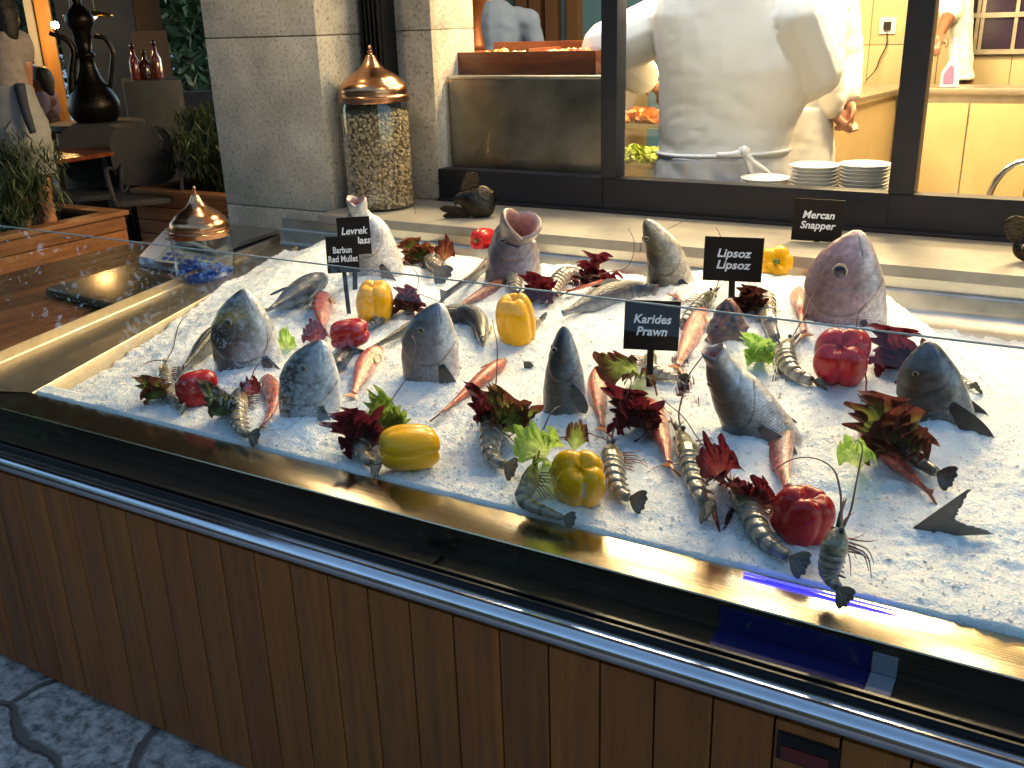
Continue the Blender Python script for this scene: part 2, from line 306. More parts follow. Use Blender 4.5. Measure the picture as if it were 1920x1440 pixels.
# the tilted glass pane of the counter
GB, GT = np.array([1.169, .612]), np.array([1.40, 1.073])
b = MB(); V = [(-2.16, *GB), (XR, *GB), (XR, *GT), (-2.18, *GT)]
corner = []; r = .06; d = (GT-GB)/np.linalg.norm(GT-GB)
for a in np.linspace(0, math.pi/2, 8):
    pt = GT-d*(r-r*math.cos(a)); corner.append((-2.40+r-r*math.sin(a), *pt))
V = [(-2.40, *GB), (XR, *GB), (XR, *GT)]+corner
gp = obj('glass_pane', V, [list(range(len(V)))], glass, dc, smooth=False)
edge = [(XR, *GT)]+corner+[(-2.40, *GB)]
nrm_g = np.array([0, -d[1], d[0]]); b = MB(); b.tube([np.array(p)+nrm_g*.004 for p in edge], .0017, 6); b.build('glass_edge', M('glass_edge', (.34, .40, .38), .2, 0, spec=.8), gp, smooth=True)
# a steel bracket tab standing in the trough
b = MB(); p = atZ(800, 1042, .615); b.box((p[0]-.03, 1.186, .6152), (p[0]+.03, 1.232, .622), bev=.002); b.build('bracket', steel_dark, dc)
pa, pc = atZ(1338, 1190, .62)[0], atZ(1625, 1270, .62)[0]; b = MB(); b.box((pa, 1.188, .6153), (pc, 1.243, .6175)); b.box((pa, 1.2440, .6178), (pc, 1.2468, .657)); b.build('blue_reflection', M('blue_reflection', (.008, .01, .11), .3, .2), dc)  # blue reflection in the trough, put in as coloured plates
b = MB(); b.box((pc+.002, 1.188, .6153), (pc+.036, 1.243, .6175)); b.box((pc+.002, 1.2440, .6178), (pc+.036, 1.2468, .650)); b.build('pale_reflection', M('pale_reflection', (.22, .25, .30), .4), dc)  # pale reflection next to the blue one, also coloured plates
# recessed latch in the cladding, lower right
p = atY(1515, 1405, FY); b = MB(); b.box((p[0]-.043, FY-.003, p[2]-.030), (p[0]+.043, FY+.001, p[2]+.018), bev=.002); lt = b.build('latch_plate', M('latch_dark', (.02, .012, .01), .35, .3), dc)
b = MB(); b.box((p[0]-.040, FY-.0055, p[2]+.002), (p[0]+.040, FY-.003, p[2]+.016), bev=.001); b.build('latch_slot', steel_dark, lt)
b = MB(); b.box((p[0]-.036, FY-.0052, p[2]-.026), (p[0]+.030, FY-.003, p[2]-.004), bev=.001); b.build('red_reflection', M('red_reflection', (.12, .012, .012), .4), lt)  # reddish reflection low on the latch, put in as a red piece
# reflected blue streak on the rim, put in as a thin glowing tube
blue = M('reflected_blue', (.02, .02, .3), .4, emit=(.03, .03, 1.0), es=1.6)
p0, p1 = atZ(1400, 1066, .681), atZ(1688, 1149, .681)
P = np.array([p0+(p1-p0)*t for t in np.linspace(0, 1, 16)]); P[:, 1] = 1.315; rad = .0024*np.sqrt(np.maximum(1-np.linspace(-.55, .98, 16)**4, .05)); b = MB(); b.tube(P, rad, 6)
tag(b.build('reflected_streak', blue, smooth=True), 'reflected blue streak along the inner edge of the steel rim, built as a glowing line', 'light')
# ---------------------------------------------------------------- building front: pillar, pier, post, sill, window
pil = thing('stone_pillar', (-2.84, 3.2, 0), 'square pale granite pillar of stacked blocks beside the scales', 'pillar')
b = MB()
for z0, z1 in ((0, .14), (.142, .815), (.82, 1.475), (1.48, 2.14), (2.145, 2.6)): b.box((-3.13, 2.95, z0), (-2.55, 3.52, z1), bev=.004)
b.box((-3.12, 2.96, 0), (-2.56, 3.51, 2.6)); b.build('block', granite_b, pil, auto=40)
pier = thing('stone_pier', (-2.38, 3.4, 0), 'narrow granite wall pier behind the tall copper lidded jar', 'pillar')
b = MB()
for z0, z1 in ((0, .80), (.831, 1.482), (1.486, 2.14), (2.145, 2.6)): b.box((-2.49, 3.292, z0), (-2.268, 3.6, z1), bev=.004)
b.box((-2.488, 3.3, 0), (-2.272, 3.598, 2.6)); b.build('block', granite_b, pier, auto=40)
b = MB(); b.box((-2.535, 3.20, .832), (-2.434, 3.288, 2.6))
for i in range(5): b.box((-2.530+.0205*i, 3.190, .832), (-2.520+.0205*i, 3.199, 2.6), bev=.002)
tag(b.build('fluted_post', M('black_metal', (.009, .0095, .011), .4, .3)), 'black fluted metal post between granite pillar and pier', 'post')
b = MB(); b.box((-2.545, 2.852, .795), (-1.20, 3.36, .83), bev=.006); b.box((-1.197, 2.852, .795), (XR, 3.36, .83), bev=.006)
tag(b.build('stone_sill', sill_m, auto=40), 'long beige stone window sill behind the ice, carrying the tall jar', 'sill')
b = MB(); b.box((-2.5, 2.93, 0), (XR, 3.28, .795)); tag(b.build('sill_wall', granite_b), 'granite wall under the stone sill behind the counter', 'wall')
kw = thing('kitchen_window', (-.6, 3.32, .83), 'wide dark framed window looking into the lit kitchen', 'window')
b = MB(); b.box((-2.267, 3.285, .8305), (XR, 3.355, .957), bev=.004)
b.box((-2.267, 3.270, .8305), (XR, 3.2845, .843), bev=.002); b.box((-2.267, 3.285, 2.35), (XR, 3.355, 2.6)); b.build('frame', anthr, kw, auto=40)
for x0, x1 in ((-1.541, -1.479), (-.535, -.457), (.62, .69)):
    b = MB(); b.box((x0, 3.28, .9575), (x1, 3.36, 2.35), bev=.003)
    if x0 < 0: b.box((x0-.002, 3.2805, .835), (x0+.004, 3.284, .9565))
    b.build('mullion', anthr, kw, auto=40)
for x0, x1, y in ((-2.2665, -1.5415, 3.325), (-1.4785, -.5355, 3.315), (-.4565, .6195, 3.325)):
    obj('pane', [(x0, y, .958), (x1, y, .958), (x1, y, 2.349), (x0, y, 2.349)], [(0, 1, 2, 3)], win_glass, kw, smooth=False)
# ceiling over the counter and the kitchen (one slab) and its lamps
conc = M('ceiling_paint', (.72, .64, .48), .8, var=.06, vs=4)
b = MB(); b.box((-3.3, 2.40, 2.6), (4.2, 3.6, 2.75)); b.box((-3.3, 3.6, 2.7), (4.2, 7.3, 2.75)); tag(b.build('ceiling', conc), kind='structure')
for i, p in enumerate(SPOTS):
    if i == 0:
        s0 = thing('downlight', p, 'round black ceiling spotlight hanging over the ice counter', 'lamp', 'spotlights over the counter')
        pr = [(.0, .06), (.045, .06), (.05, .055), (.05, -.05), (.047, -.05), (.044, .0), (.0, .0)]
        V, F = lathe(pr, (p[0], p[1], p[2]+.04), 24); obj('housing', V, F, black_pl, s0)
        b = MB(); b.tube([(p[0], p[1], p[2]+.098), (p[0], p[1], 2.6)], .008, 8); b.build('stem', black_pl, s0)
        V, F = lathe([(0, .002), (.038, .002), (.038, 0), (0, 0)], (p[0], p[1], p[2]+.03), 24); obj('bulb', V, F, M('bulb', (1, .8, .5), .4, emit=(1, .72, .36), es=60), s0)
    else: dup(s0, p)
t = thing('added_strip_light', FILL_STRIP, 'added white strip light inside the window head, unseen, brightening the cook', 'lamp'); b = MB(); b.box((FILL_STRIP[0]-.9, 3.362, FILL_STRIP[2]-.005), (FILL_STRIP[0]+.9, 3.42, FILL_STRIP[2]+.04), bev=.004); b.build('housing', M('white_metal', (.8, .8, .78), .4), t)
b = MB(); b.box((FILL_STRIP[0]-.86, 3.385, FILL_STRIP[2]-.011), (FILL_STRIP[0]+.86, 3.415, FILL_STRIP[2]-.0055)); b.build('tube', M('added_tube_glow', (1, 1, 1), .5, emit=(.92, .96, 1), es=8), t)
# ---------------------------------------------------------------- kitchen shell
wall_k = M('kitchen_wall', (.42, .33, .19), .6, var=.05, vs=4)
b = MB(); b.box((-3.25, 6.90, 0), (4.2, 7.1, 2.7)); tag(b.build('kitchen_back_wall', wall_k), 'beige kitchen back wall behind the steel cabinets', 'wall')
b = MB(); b.box((4.0, 3.36, 0), (4.2, 6.9, 2.7)); tag(b.build('kitchen_right_wall', wall_k), 'beige right hand wall of the kitchen', 'wall')
b = MB(); b.box((1.61, 3.285, 0), (4.2, 3.355, 2.6)); tag(b.build('facade_wall', granite_b), 'granite facade to the right of the kitchen window', 'wall')
b = MB()
for i in range(12):
    for j in range(6): b.box((-1.75+.42*i+.002, 6.885, 1.02+.28*j+.002), (-1.75+.42*(i+1)-.002, 6.899, 1.02+.28*(j+1)-.002), bev=.002)
tag(b.build('wall_tiles', tile_m, auto=40), 'large beige wall tiles behind the kitchen socket', 'tiles')
b = MB(); b.box((-3.2, 3.37, .0), (4.0, 6.89, .006)); tag(b.build('kitchen_floor', M('kfloor', (.2, .16, .12), .4)), kind='structure')
for i, p in enumerate(KLAMPS):
    if i == 0:
        s0 = thing('ceiling_light', p, 'square warm kitchen ceiling light panel', 'lamp', 'kitchen ceiling lights')
        b = MB(); b.box((p[0]-.3, p[1]-.3, p[2]-.01), (p[0]+.3, p[1]+.3, 2.699)); b.build('housing', M('white_metal', (.8, .8, .78), .4), s0)
        b = MB(); b.box((p[0]-.28, p[1]-.28, p[2]-.014), (p[0]+.28, p[1]+.28, p[2]-.0105)); b.build('diffuser', M('diffuser', (1, .85, .5), .5, emit=(1, .68, .28), es=3), s0)
    else: dup(s0, p)
# ---------------------------------------------------------------- crushed ice
def back_y(x): return ip(x, [-2.6, -2.1, -1.8, -1.0, -.8, -.62, -.42, -.22, -.05, .3, 1.5], [2.80, 2.80, 2.79, 2.80, 2.81, 2.80, 2.78, 2.50, 2.30, 2.1, 2.0])
MOUND = []      # (x, y, height, radius): ice heaped round what stands in it
def ice_base(x, y):
    x = np.asarray(x, float); y = np.asarray(y, float)
    z = .684+.085*ss(1.33, 2.75, y)+.012*vnoise(x*3.1, y*3.1, 1)+.018*vnoise(x*8, y*8, 2)+.010*vnoise(x*17, y*17, 12)
    z = z+.035*ss(-1.15, -.75, x)*ss(-.2, -.55, x)*ss(2.2, 2.7, y)
    z = np.maximum(z, .682)
    z = z-.1*ss(-.02, .0, (y-back_y(x))*.2)*1.0
    lx = LI[0][0]+(LI[1][0]-LI[0][0])*(y-1.33)/1.6+.03
    z = z-.05*ss(.22, .0, x-lx)
    z = z-.004*ss(1.36, 1.33, y)
    return z
def ice_z(x, y): return float(ice_base(x, y))
def atI(px, py, h=0.):
    z = .73
    for _ in range(12): p = atZ(px, py, z); z = .5*z+.5*(ice_z(p[0], p[1])+h)
    return atZ(px, py, z)
def build_ice():
    nx, ny = 620, 340
    u = np.linspace(0, 1, nx)[None, :]; v = np.linspace(0, 1, ny)[:, None]
    Y = 1.3296+v*(2.836-1.3296)+0*u; xl = LI[0][0]+(LI[1][0]-LI[0][0])*(Y-1.33)/1.6+.012; X = xl+(1.15-xl)*u
    Z = ice_base(X, Y)
    for (mx, my, h, r) in MOUND: Z = Z+h*np.exp(-((X-mx)**2+(Y-my)**2)/(r*r))
    g = vnoise(X*28, Y*28, 3)*.007+vnoise(X*70, Y*70, 4)*.005+vnoise(X*150, Y*150, 5)*.004
    Z = Z+g*(1+.6*vnoise(X*4, Y*4, 9)); V = np.stack([X, Y, Z], -1).reshape(-1, 3)
    i = np.arange(nx*ny).reshape(ny, nx); F = np.stack([i[:-1, :-1], i[:-1, 1:], i[1:, 1:], i[1:, :-1]], -1).reshape(-1, 4)
    Z = np.where(Y < 1.375, np.maximum(Z, .683+.004*(vnoise(X*60, Y*60, 31)+.5)), Z); Z[0] = .655; V = np.stack([X, Y, Z], -1).reshape(-1, 3)
    # loose chips on top
    n = 12000; t = np.clip(RNG.random(n)**1.25, 0, 1); cyy = 1.337+t*1.45; cxl = LI[0][0]+(LI[1][0]-LI[0][0])*(cyy-1.33)/1.6+.03; cx = cxl+RNG.random(n)*(.5-cxl); ok = cyy < back_y(cx)+.02; cx, cyy = cx[ok], cyy[ok]; n = len(cx)
    cz = ice_base(cx, cyy)
    for (mx, my, h, r) in MOUND: cz = cz+h*np.exp(-((cx-mx)**2+(cyy-my)**2)/(r*r))
    cz = cz+(vnoise(cx*28, cyy*28, 3)*.007+vnoise(cx*70, cyy*70, 4)*.0045)
    q = np.array([(1, 0, 0), (-1, 0, 0), (0, 1, 0), (0, -1, 0), (0, 0, 1), (0, 0, -1.)]); s = (.0014+.0030*RNG.random(n)**3)
    A = RNG.normal(size=(n, 3, 3)); A, _ = np.linalg.qr(A); Q = q[None]*(.6+.8*RNG.random((n, 6, 1)))*s[:, None, None]*np.array([1, .8, .55]); CV = np.einsum('nij,nkj->nki', A, Q)+np.stack([cx, cyy, cz+.001], -1)[:, None]
    f8 = np.array([(0, 2, 4), (2, 1, 4), (1, 3, 4), (3, 0, 4), (2, 0, 5), (1, 2, 5), (3, 1, 5), (0, 3, 5)]); CF8 = (f8[None]+(np.arange(n)*6)[:, None, None]).reshape(-1, 3)
    me = bpy.data.meshes.new('crushed_ice'); nv = len(V)+n*6; me.vertices.add(nv); me.vertices.foreach_set('co', np.concatenate([V, CV.reshape(-1, 3)]).ravel())
    lv = np.concatenate([F.ravel(), (CF8+len(V)).ravel()]); tot = np.concatenate([np.full(len(F), 4), np.full(len(CF8), 3)]); st = np.r_[0, np.cumsum(tot)[:-1]]
    me.loops.add(len(lv)); me.loops.foreach_set('vertex_index', lv); me.polygons.add(len(tot)); me.polygons.foreach_set('loop_start', st); me.polygons.foreach_set('loop_total', tot)
    me.polygons.foreach_set('use_smooth', np.concatenate([np.ones(len(F), bool), np.zeros(len(CF8), bool)])); me.update(calc_edges=True); me.validate()
    m, t, b, N, L = NM('ice'); I = b.inputs; I['Base Color'].default_value = (.86, .90, .93, 1); I['Roughness'].default_value = .22; I['Specular IOR Level'].default_value = .45; I['IOR'].default_value = 1.31
    I['Subsurface Weight'].default_value = .7; I['Subsurface Radius'].default_value = (.7, .9, 1); I['Subsurface Scale'].default_value = .014
    tc = N('TexCoord'); n1 = N('TexNoise'); n1.inputs['Scale'].default_value = 170; n1.inputs['Detail'].default_value = 4; n1.inputs['Roughness'].default_value = .7; L(tc.outputs['Object'], n1.inputs[0])
    vo = N('TexVoronoi'); vo.inputs['Scale'].default_value = 210; L(tc.outputs['Object'], vo.inputs[0]); ad = N('Math'); ad.operation = 'ADD'; L(n1.outputs[0], ad.inputs[0]); L(vo.outputs['Distance'], ad.inputs[1])
    bp = N('Bump'); bp.inputs['Strength'].default_value = .7; bp.inputs['Distance'].default_value = .003; L(ad.outputs[0], bp.inputs['Height']); L(bp.outputs[0], I['Normal'])
    n3 = N('TexNoise'); n3.inputs['Scale'].default_value = 14; n3.inputs['Detail'].default_value = 5; L(tc.outputs['Object'], n3.inputs[0]); rp = N('ValToRGB'); e = rp.color_ramp.elements; e[0].position = .35; e[0].color = (.78, .86, .90, 1); e[1].position = .6; e[1].color = (.87, .91, .93, 1); L(n3.outputs[0], rp.inputs[0]); L(rp.outputs[0], I['Base Color'])
    me.materials.append(m); o = bpy.data.objects.new('crushed_ice', me); COL.objects.link(o); tag(o, 'bed of crushed white ice filling the counter', 'ice', kind='stuff')
# ---------------------------------------------------------------- fish
fish_m = skinmat('fish_skin', .28, 6.0, .9, .36, 80, .85, .14)
mullet_m = skinmat('mullet_skin', .34, 5.0, .35, .45, 42, .5, 0)
fin_m = M('fin', (.1, .1, .1), .35, var=.3, vs=60, vcol=True, coat=.4)
eye_m = M('fish_eye', (.1, .1, .1), .08, vcol=True, coat=1)
PROFILE = {  # distance from nose in units of D : (top, bottom, halfwidth) in units of D
 'bass':   ([0, .06, .18, .4, .7, 1.05, 1.5, 2.0, 2.6, 3.3, 4.0, 4.4], [.05, .11, .18, .27, .35, .43, .49, .50, .44, .28, .13, .12], [.05, .10, .17, .25, .34, .43, .49, .50, .45, .27, .12, .11], [.04, .09, .14, .20, .27, .32, .34, .34, .28, .17, .07, .05]),
 'bream':  ([0, .05, .14, .28, .46, .7, 1.0, 1.3, 1.7, 2.1, 2.5, 2.7], [.05, .14, .27, .42, .53, .59, .60, .56, .44, .26, .12, .11], [.05, .11, .17, .23, .30, .36, .40, .42, .36, .23, .11, .10], [.04, .09, .14, .19, .23, .26, .27, .26, .22, .13, .06, .04]),
 'grouper':([0, .06, .18, .4, .7, 1.0, 1.4, 1.8, 2.4, 3.0], [.06, .13, .24, .36, .45, .50, .52, .50, .38, .2], [.06, .13, .23, .34, .44, .50, .50, .48, .36, .2], [.06, .12, .19, .26, .32, .35, .35, .33, .24, .1]),
 'mullet': ([0, .06, .16, .32, .6, 1.0, 1.5, 2.2, 3.0, 3.7, 4.2], [.06, .18, .31, .42, .50, .53, .52, .44, .30, .17, .14], [.06, .12, .20, .28, .37, .44, .45, .38, .26, .15, .13], [.05, .13, .20, .27, .34, .38, .37, .30, .19, .10, .06]),
}
def loft(spine, dors, D, prof, colf, gape=0, gill=None, nr=100, nm=64, dmax=None, bump=0, seed=0, flat=0):
    """spine: points nose -> tail; dors: dorsal direction; returns V,F,col,uv,scl"""
    sp = crom(spine, 160); seg = np.r_[0, np.cumsum(np.linalg.norm(np.diff(sp, axis=0), axis=1))]; Ltot = seg[-1]
    xs, tp, bt, wd = PROFILE[prof]; sc = 1.0
    w = np.linspace(0, 1, nr)**1.35; ds = w*Ltot; V = []; C = []; UV = []; SC = []
    T = np.gradient(sp, axis=0); T /= np.linalg.norm(T, axis=1)[:, None]
    th = np.linspace(0, 2*math.pi, nm, endpoint=False)
    inner = []
    for d in ds:
        p = np.array([np.interp(d, seg, sp[:, k]) for k in range(3)]); t = nrm([np.interp(d, seg, T[:, k]) for k in range(3)])
        u = nrm(dors-t*(dors@t)); l = np.cross(t, u); e = d/D*(sc if dmax is None else xs[-1]*D/dmax*1.0)
        if dmax is not None: e = d/dmax*xs[-1]
        a, b, c = ip(e, xs, tp)*D, ip(e, xs, bt)*D, ip(e, xs, wd)*D
        op = 1-ss(0, 1.25*D, d) if gape else 0
        for q in th:
            cs, sn = math.cos(q), math.sin(q); k = 1
            g = gill*(1-.26*math.cos(q*2-.45))*D if gill else 0
            if gill:
                side = abs(sn)**.5
                k += side*(.085*math.exp(-((d-g)/(.22*D))**2) if d < g else .085*math.exp(-((d-g)/(.022*D))**2))
                k -= side*.03*math.exp(-((d-g*.66)/(.03*D))**2)
            if not gape and d < .34*D:
                hh = (1-cs)/2; k -= .07*math.exp(-((hh-.60-.35*d/D)/.022)**2)*(1-float(ss(.22, .32, d/D)))
            if bump: k += bump*vnoise(d/D*9+7*seed, q*3.2, seed)*2
            h = a if cs > 0 else b
            rad = np.array([abs(cs)**.92*math.copysign(1, cs)*h, abs(sn)**.92*math.copysign(1, sn)*c])*k
            if gape:
                ex = gape*op*D; rad = np.array([math.copysign(1, r_)*max(abs(r_), (gape*D*op)*k*f_) for r_, f_ in ((rad[0], abs(cs)**.9), (rad[1], .85*abs(sn)**.9))])
                back = ex*(1.0-abs(cs)**.75)*.50 - ex*.15*max(cs, 0)
            else: back = 0
            V.append(p+u*rad[0]+l*rad[1]+t*back); cc, s_ = colf(e, q, d/D); C.append(cc); UV.append((d, q*.5*(a+b)*.9)); SC.append(s_)
    F = []
    for i in range(nr-1):
        for k in range(nm): F.append([i*nm+k, (i+1)*nm+k, (i+1)*nm+(k+1) % nm, i*nm+(k+1) % nm])
    V = np.array(V)
    if gape:      # turn the rim inward: lips, then the mouth cavity
        base = np.arange(nm); cen = V[:nm].mean(0); t0 = nrm(sp[6]-sp[0]); prev = 0; VV = list(V)
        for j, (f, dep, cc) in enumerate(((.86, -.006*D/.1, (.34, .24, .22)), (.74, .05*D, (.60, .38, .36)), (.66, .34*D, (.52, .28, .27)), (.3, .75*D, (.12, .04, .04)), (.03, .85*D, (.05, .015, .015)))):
            n0 = len(VV)
            for k in range(nm): VV.append(cen+(V[k]-cen)*f+t0*dep); C.append(cc); UV.append((0, 0)); SC.append(0)
            o = 0 if j == 0 else n0-nm
            for k in range(nm): F.append([o+k, o+(k+1) % nm, n0+(k+1) % nm, n0+k])
        V = np.array(VV)
    else: F.append(list(range(nm)))
    n = (nr-1)*nm; F.append([n+k for k in range(nm)][::-1])
    return V, F, np.array(C), np.array(UV), np.array(SC), (sp, seg, T)
def fan(root, dir_, spread, length, ang0, ang1, nray=13, fork=0, thick=.0016, ruff=.0008, c0=(.1, .1, .1), c1=(.2, .2, .2), curl=0, base=.12, jag=.06, seed=0):
    d = nrm(dir_); s = nrm(spread-d*(np.dot(spread, d))); n = np.cross(d, s); rn = np.random.default_rng(seed+11); nr_ = nray*2+1; nv = 9; top = []; C = []
    for i in range(nr_):
        u = i/(nr_-1); a = ang0+(ang1-ang0)*u; m = abs(2*u-1); Lr = length*((1-fork)+fork*m**1.5)*(1-.25*m*(1-fork))*(1-jag*rn.random()-(.05 if i % 2 == 0 else 0))
        for j in range(nv):
            v = j/(nv-1); r = base*length*(1-v)*0+v*Lr; off = s*(2*u-1)*base*length*.5
            top.append(root+off+(d*math.cos(a)+s*math.sin(a))*r+n*(curl*length*v*v+ruff*(1 if i % 2 else -1)*(.3+v)*1.2)); C.append(np.array(c0)*(1-v)+np.array(c1)*v if i % 2 else (np.array(c0)*(1-v)+np.array(c1)*v)*.62)
    V = np.array(top); A = V+n*thick/2; B = V-n*thick/2; m = len(V); F = []
    for i in range(nr_-1):
        for j in range(nv-1): q = [i*nv+j, (i+1)*nv+j, (i+1)*nv+j+1, i*nv+j+1]; F.append(q); F.append([x+m for x in q[::-1]])
    rim = [i*nv for i in range(nr_)][::-1]+[j for j in range(1, nv)]+[i*nv+nv-1 for i in range(1, nr_)]+[(nr_-1)*nv+j for j in range(nv-2, 0, -1)]
    for i in range(len(rim)): a, b = rim[i], rim[(i+1) % len(rim)]; F.append([a, b, b+m, a+m])
    return np.vstack([A, B]), F, np.vstack([C, C])
def blade(root, dir_, side, L_, W_, c0, c1, nray=7, thick=.0012, ridge=.0008, tip=.62, curl=0.):
    d = nrm(dir_); s = nrm(side-d*np.dot(side, d)); n = np.cross(d, s); NU, NV = nray*2+1, 12; T_ = []; C = []
    for j in range(NV):
        v = j/(NV-1); w = W_*.5*(.30+.70*math.sin(math.pi*min(v/tip*.5, .5)))*(math.sqrt(max(1-((v-tip)/(1-tip))**2, 0)) if v > tip else 1)+.0004
        for i in range(NU): u = -1+2*i/(NU-1); T_.append(root+d*v*L_*(1-.04*abs(u)*(i % 2))+s*u*w+n*(ridge*(1 if i % 2 else -1)*(1-.5*v)+curl*L_*v*v)); C.append((np.array(c0)*(1-v)+np.array(c1)*v)*(1 if i % 2 else .6))
    V = np.array(T_); m = len(V); A, B = V+n*thick/2, V-n*thick/2; F = []
    for j in range(NV-1):
        for i in range(NU-1): q = [j*NU+i, j*NU+i+1, (j+1)*NU+i+1, (j+1)*NU+i]; F.append(q); F.append([x+m for x in q[::-1]])
    rim = list(range(NU))+[j*NU+NU-1 for j in range(1, NV)]+[(NV-1)*NU+i for i in range(NU-2, -1, -1)]+[j*NU for j in range(NV-2, 0, -1)]
    for i in range(len(rim)): a, b = rim[i], rim[(i+1) % len(rim)]; F.append([b, a, a+m, b+m])
    return np.vstack([A, B]), F, np.vstack([C, C])
def eye(parent, p, n, r, ring=(.45, .36, .16), pupil=(.01, .01, .012), white=(.3, .29, .27)):
    V = []; C = []; n = nrm(n); Q = Vector(n).to_track_quat('Z', 'Y').to_matrix(); N, K = 9, 20; F = []
    for i in range(N+1):
        a = i/N*math.pi*.55
        for k in range(K):
            b = 2*math.pi*k/K; v = Q@Vector((math.sin(a)*math.cos(b), math.sin(a)*math.sin(b), .55*math.cos(a))); V.append(np.array(p)+np.array(v)*r); e = i/N
            C.append(pupil if e < .45 else ring if e < .58 else white if e < .80 else (.03, .025, .025))
    for i in range(N):
        for k in range(K): F.append([i*K+k, i*K+(k+1) % K, (i+1)*K+(k+1) % K, (i+1)*K+k])
    obj('eye', V, F, eye_m, parent, col=C)
def lerp(a, b, t): return tuple(np.array(a)*(1-t)+np.array(b)*t)
def mix3(q, back, flank, belly, hi=.44, lo=.58):
    h = (1-math.cos(q))/2; return lerp(lerp(back, flank, float(ss(hi-.28, hi+.06, h))), belly, float(ss(lo-.1, lo+.2, h)))
def colour(back, flank, belly, gill=None, band=None, headc=None, scl=1, mouth=True, spots=0, seed=0, hi=.44, lo=.58, stripes=None):
    def f(e, q, dd):
        c = mix3(q, back, flank, belly, hi, lo); s = scl*float(ss(.8, 1.05, dd))
        if headc: c = lerp(c, mix3(q, *headc, hi, lo), 1-float(ss(.62, .95, dd)))
        if band: b0, b1, bc = band; w = math.exp(-((dd-b0)/b1)**2)*float(ss(.62, .30, (1-math.cos(q))/2)); c = lerp(c, bc, w)
        if gill and abs(math.sin(q)) > .25:
            g = gill*(1-.26*math.cos(q*2-.45)); w = math.exp(-((dd-g-.015)/.022)**2)*.85+.30*math.exp(-((dd-g*.66)/.03)**2); c = lerp(c, tuple(np.array(back)*.35), min(w, 1))
        if mouth and dd < .32:
            h = (1-math.cos(q))/2; w = math.exp(-((h-.60-.35*dd)/.026)**2)*float(ss(.34, .26, dd)); c = lerp(c, (.03, .02, .02), .85*w)
        if stripes: w = .5+.5*math.sin((1-math.cos(q))/2*stripes[0]); c = lerp(c, stripes[1], .55*w*float(ss(.7, 1., dd)))
        n = vnoise(dd*5+seed*3.7, q*2.2+seed, seed)+.6*vnoise(dd*13+seed, q*5, seed+5); c = tuple(np.clip(np.array(c)*(1+spots*n*2), .003, .95)); return c, s
    return f
def finish_fish(t, body, prof, D, eyes=True, epos=(.34, .30), er=.085, info=None, dors=None, gill=.8, pect=None, tail=None, dorsal=None, eyec=None, mat=None, name='body', e_scale=1):
    V, F, C, UV, SC, (sp, seg, T) = body
    b = obj(name, V, F, mat or fish_m, t, col=C, uv=UV, scl=SC)
    def frame(d):
        p = np.array([np.interp(d, seg, sp[:, k]) for k in range(3)]); tt = nrm([np.interp(d, seg, T[:, k]) for k in range(3)]); u = nrm(dors-tt*(dors@tt)); return p, tt, u, np.cross(tt, u)
    xs, tp, bt, wd = PROFILE[prof]
    if eyes:
        d = epos[0]*D; p, tt, u, l = frame(d); a, c = ip(d/D*e_scale, xs, tp)*D, ip(d/D*e_scale, xs, wd)*D; cs = epos[1]/max(ip(epos[0]*e_scale, xs, tp), .05); cs = min(cs, .85); sn = math.sqrt(1-cs*cs)
        for sgn in (1, -1):
            nn = u*cs*.5+l*sgn*sn; eye(t, p+u*a*cs**.92+l*sgn*c*sn**.92-nrm(nn)*er*D*.30, nn, er*D, **(eyec or {}))
    if pect:
        d, len_, c0, c1, drop = pect; p, tt, u, l = frame(d*D); c = ip(d*e_scale, xs, wd)*D
        for sgn in (1, -1):
            V, F, CC_ = blade(p+l*sgn*(c*.97+.002)-u*.14*D, tt-u*drop+l*sgn*.12, u, len_*D*1.15, len_*D*.42, c0, c1, 9, .0012); obj('pectoral_fin', V, F, fin_m, t, col=CC_)
    if dorsal:
        d0, d1, h, c0, c1 = dorsal; VV = []; CC_ = []; n = 22
        for i in range(n):
            f = i/(n-1); d = (d0+(d1-d0)*f)*D; p, tt, u, l = frame(d); a = ip(d/D*e_scale, xs, tp)*D; hh = h*D*(math.sin(math.pi*min(f*1.25+.05, 1))**.6)*(1 if i % 2 == 0 else .78)
            for q, w in ((0, .0016), (1, .0006)): 
                for sg in (1, -1): VV.append(p+u*(a*.96+q*hh)+tt*q*hh*.45+l*sg*w); CC_.append(c1 if q else c0)
        F = []
        for i in range(n-1):
            o, o2 = i*4, i*4+4; F += [[o, o2, o2+2, o+2], [o+1, o+3, o2+3, o2+1], [o+2, o2+2, o2+3, o+3]]
        F += [[0, 2, 3, 1], [(n-1)*4, (n-1)*4+1, (n-1)*4+3, (n-1)*4+2]]
        obj('dorsal_fin', VV, F, fin_m, t, smooth=False, col=CC_)
    if tail:
        ln, an, fk, c0, c1 = tail; p, tt, u, l = frame(seg[-1]); V, F, CC_ = fan(p-tt*.05*D, tt, u, ln*D, -an, an, 15, fk, .0016, .0008, c0, c1, base=.16, seed=5); obj('tail_fin', V, F, fin_m, t, col=CC_)
    return b
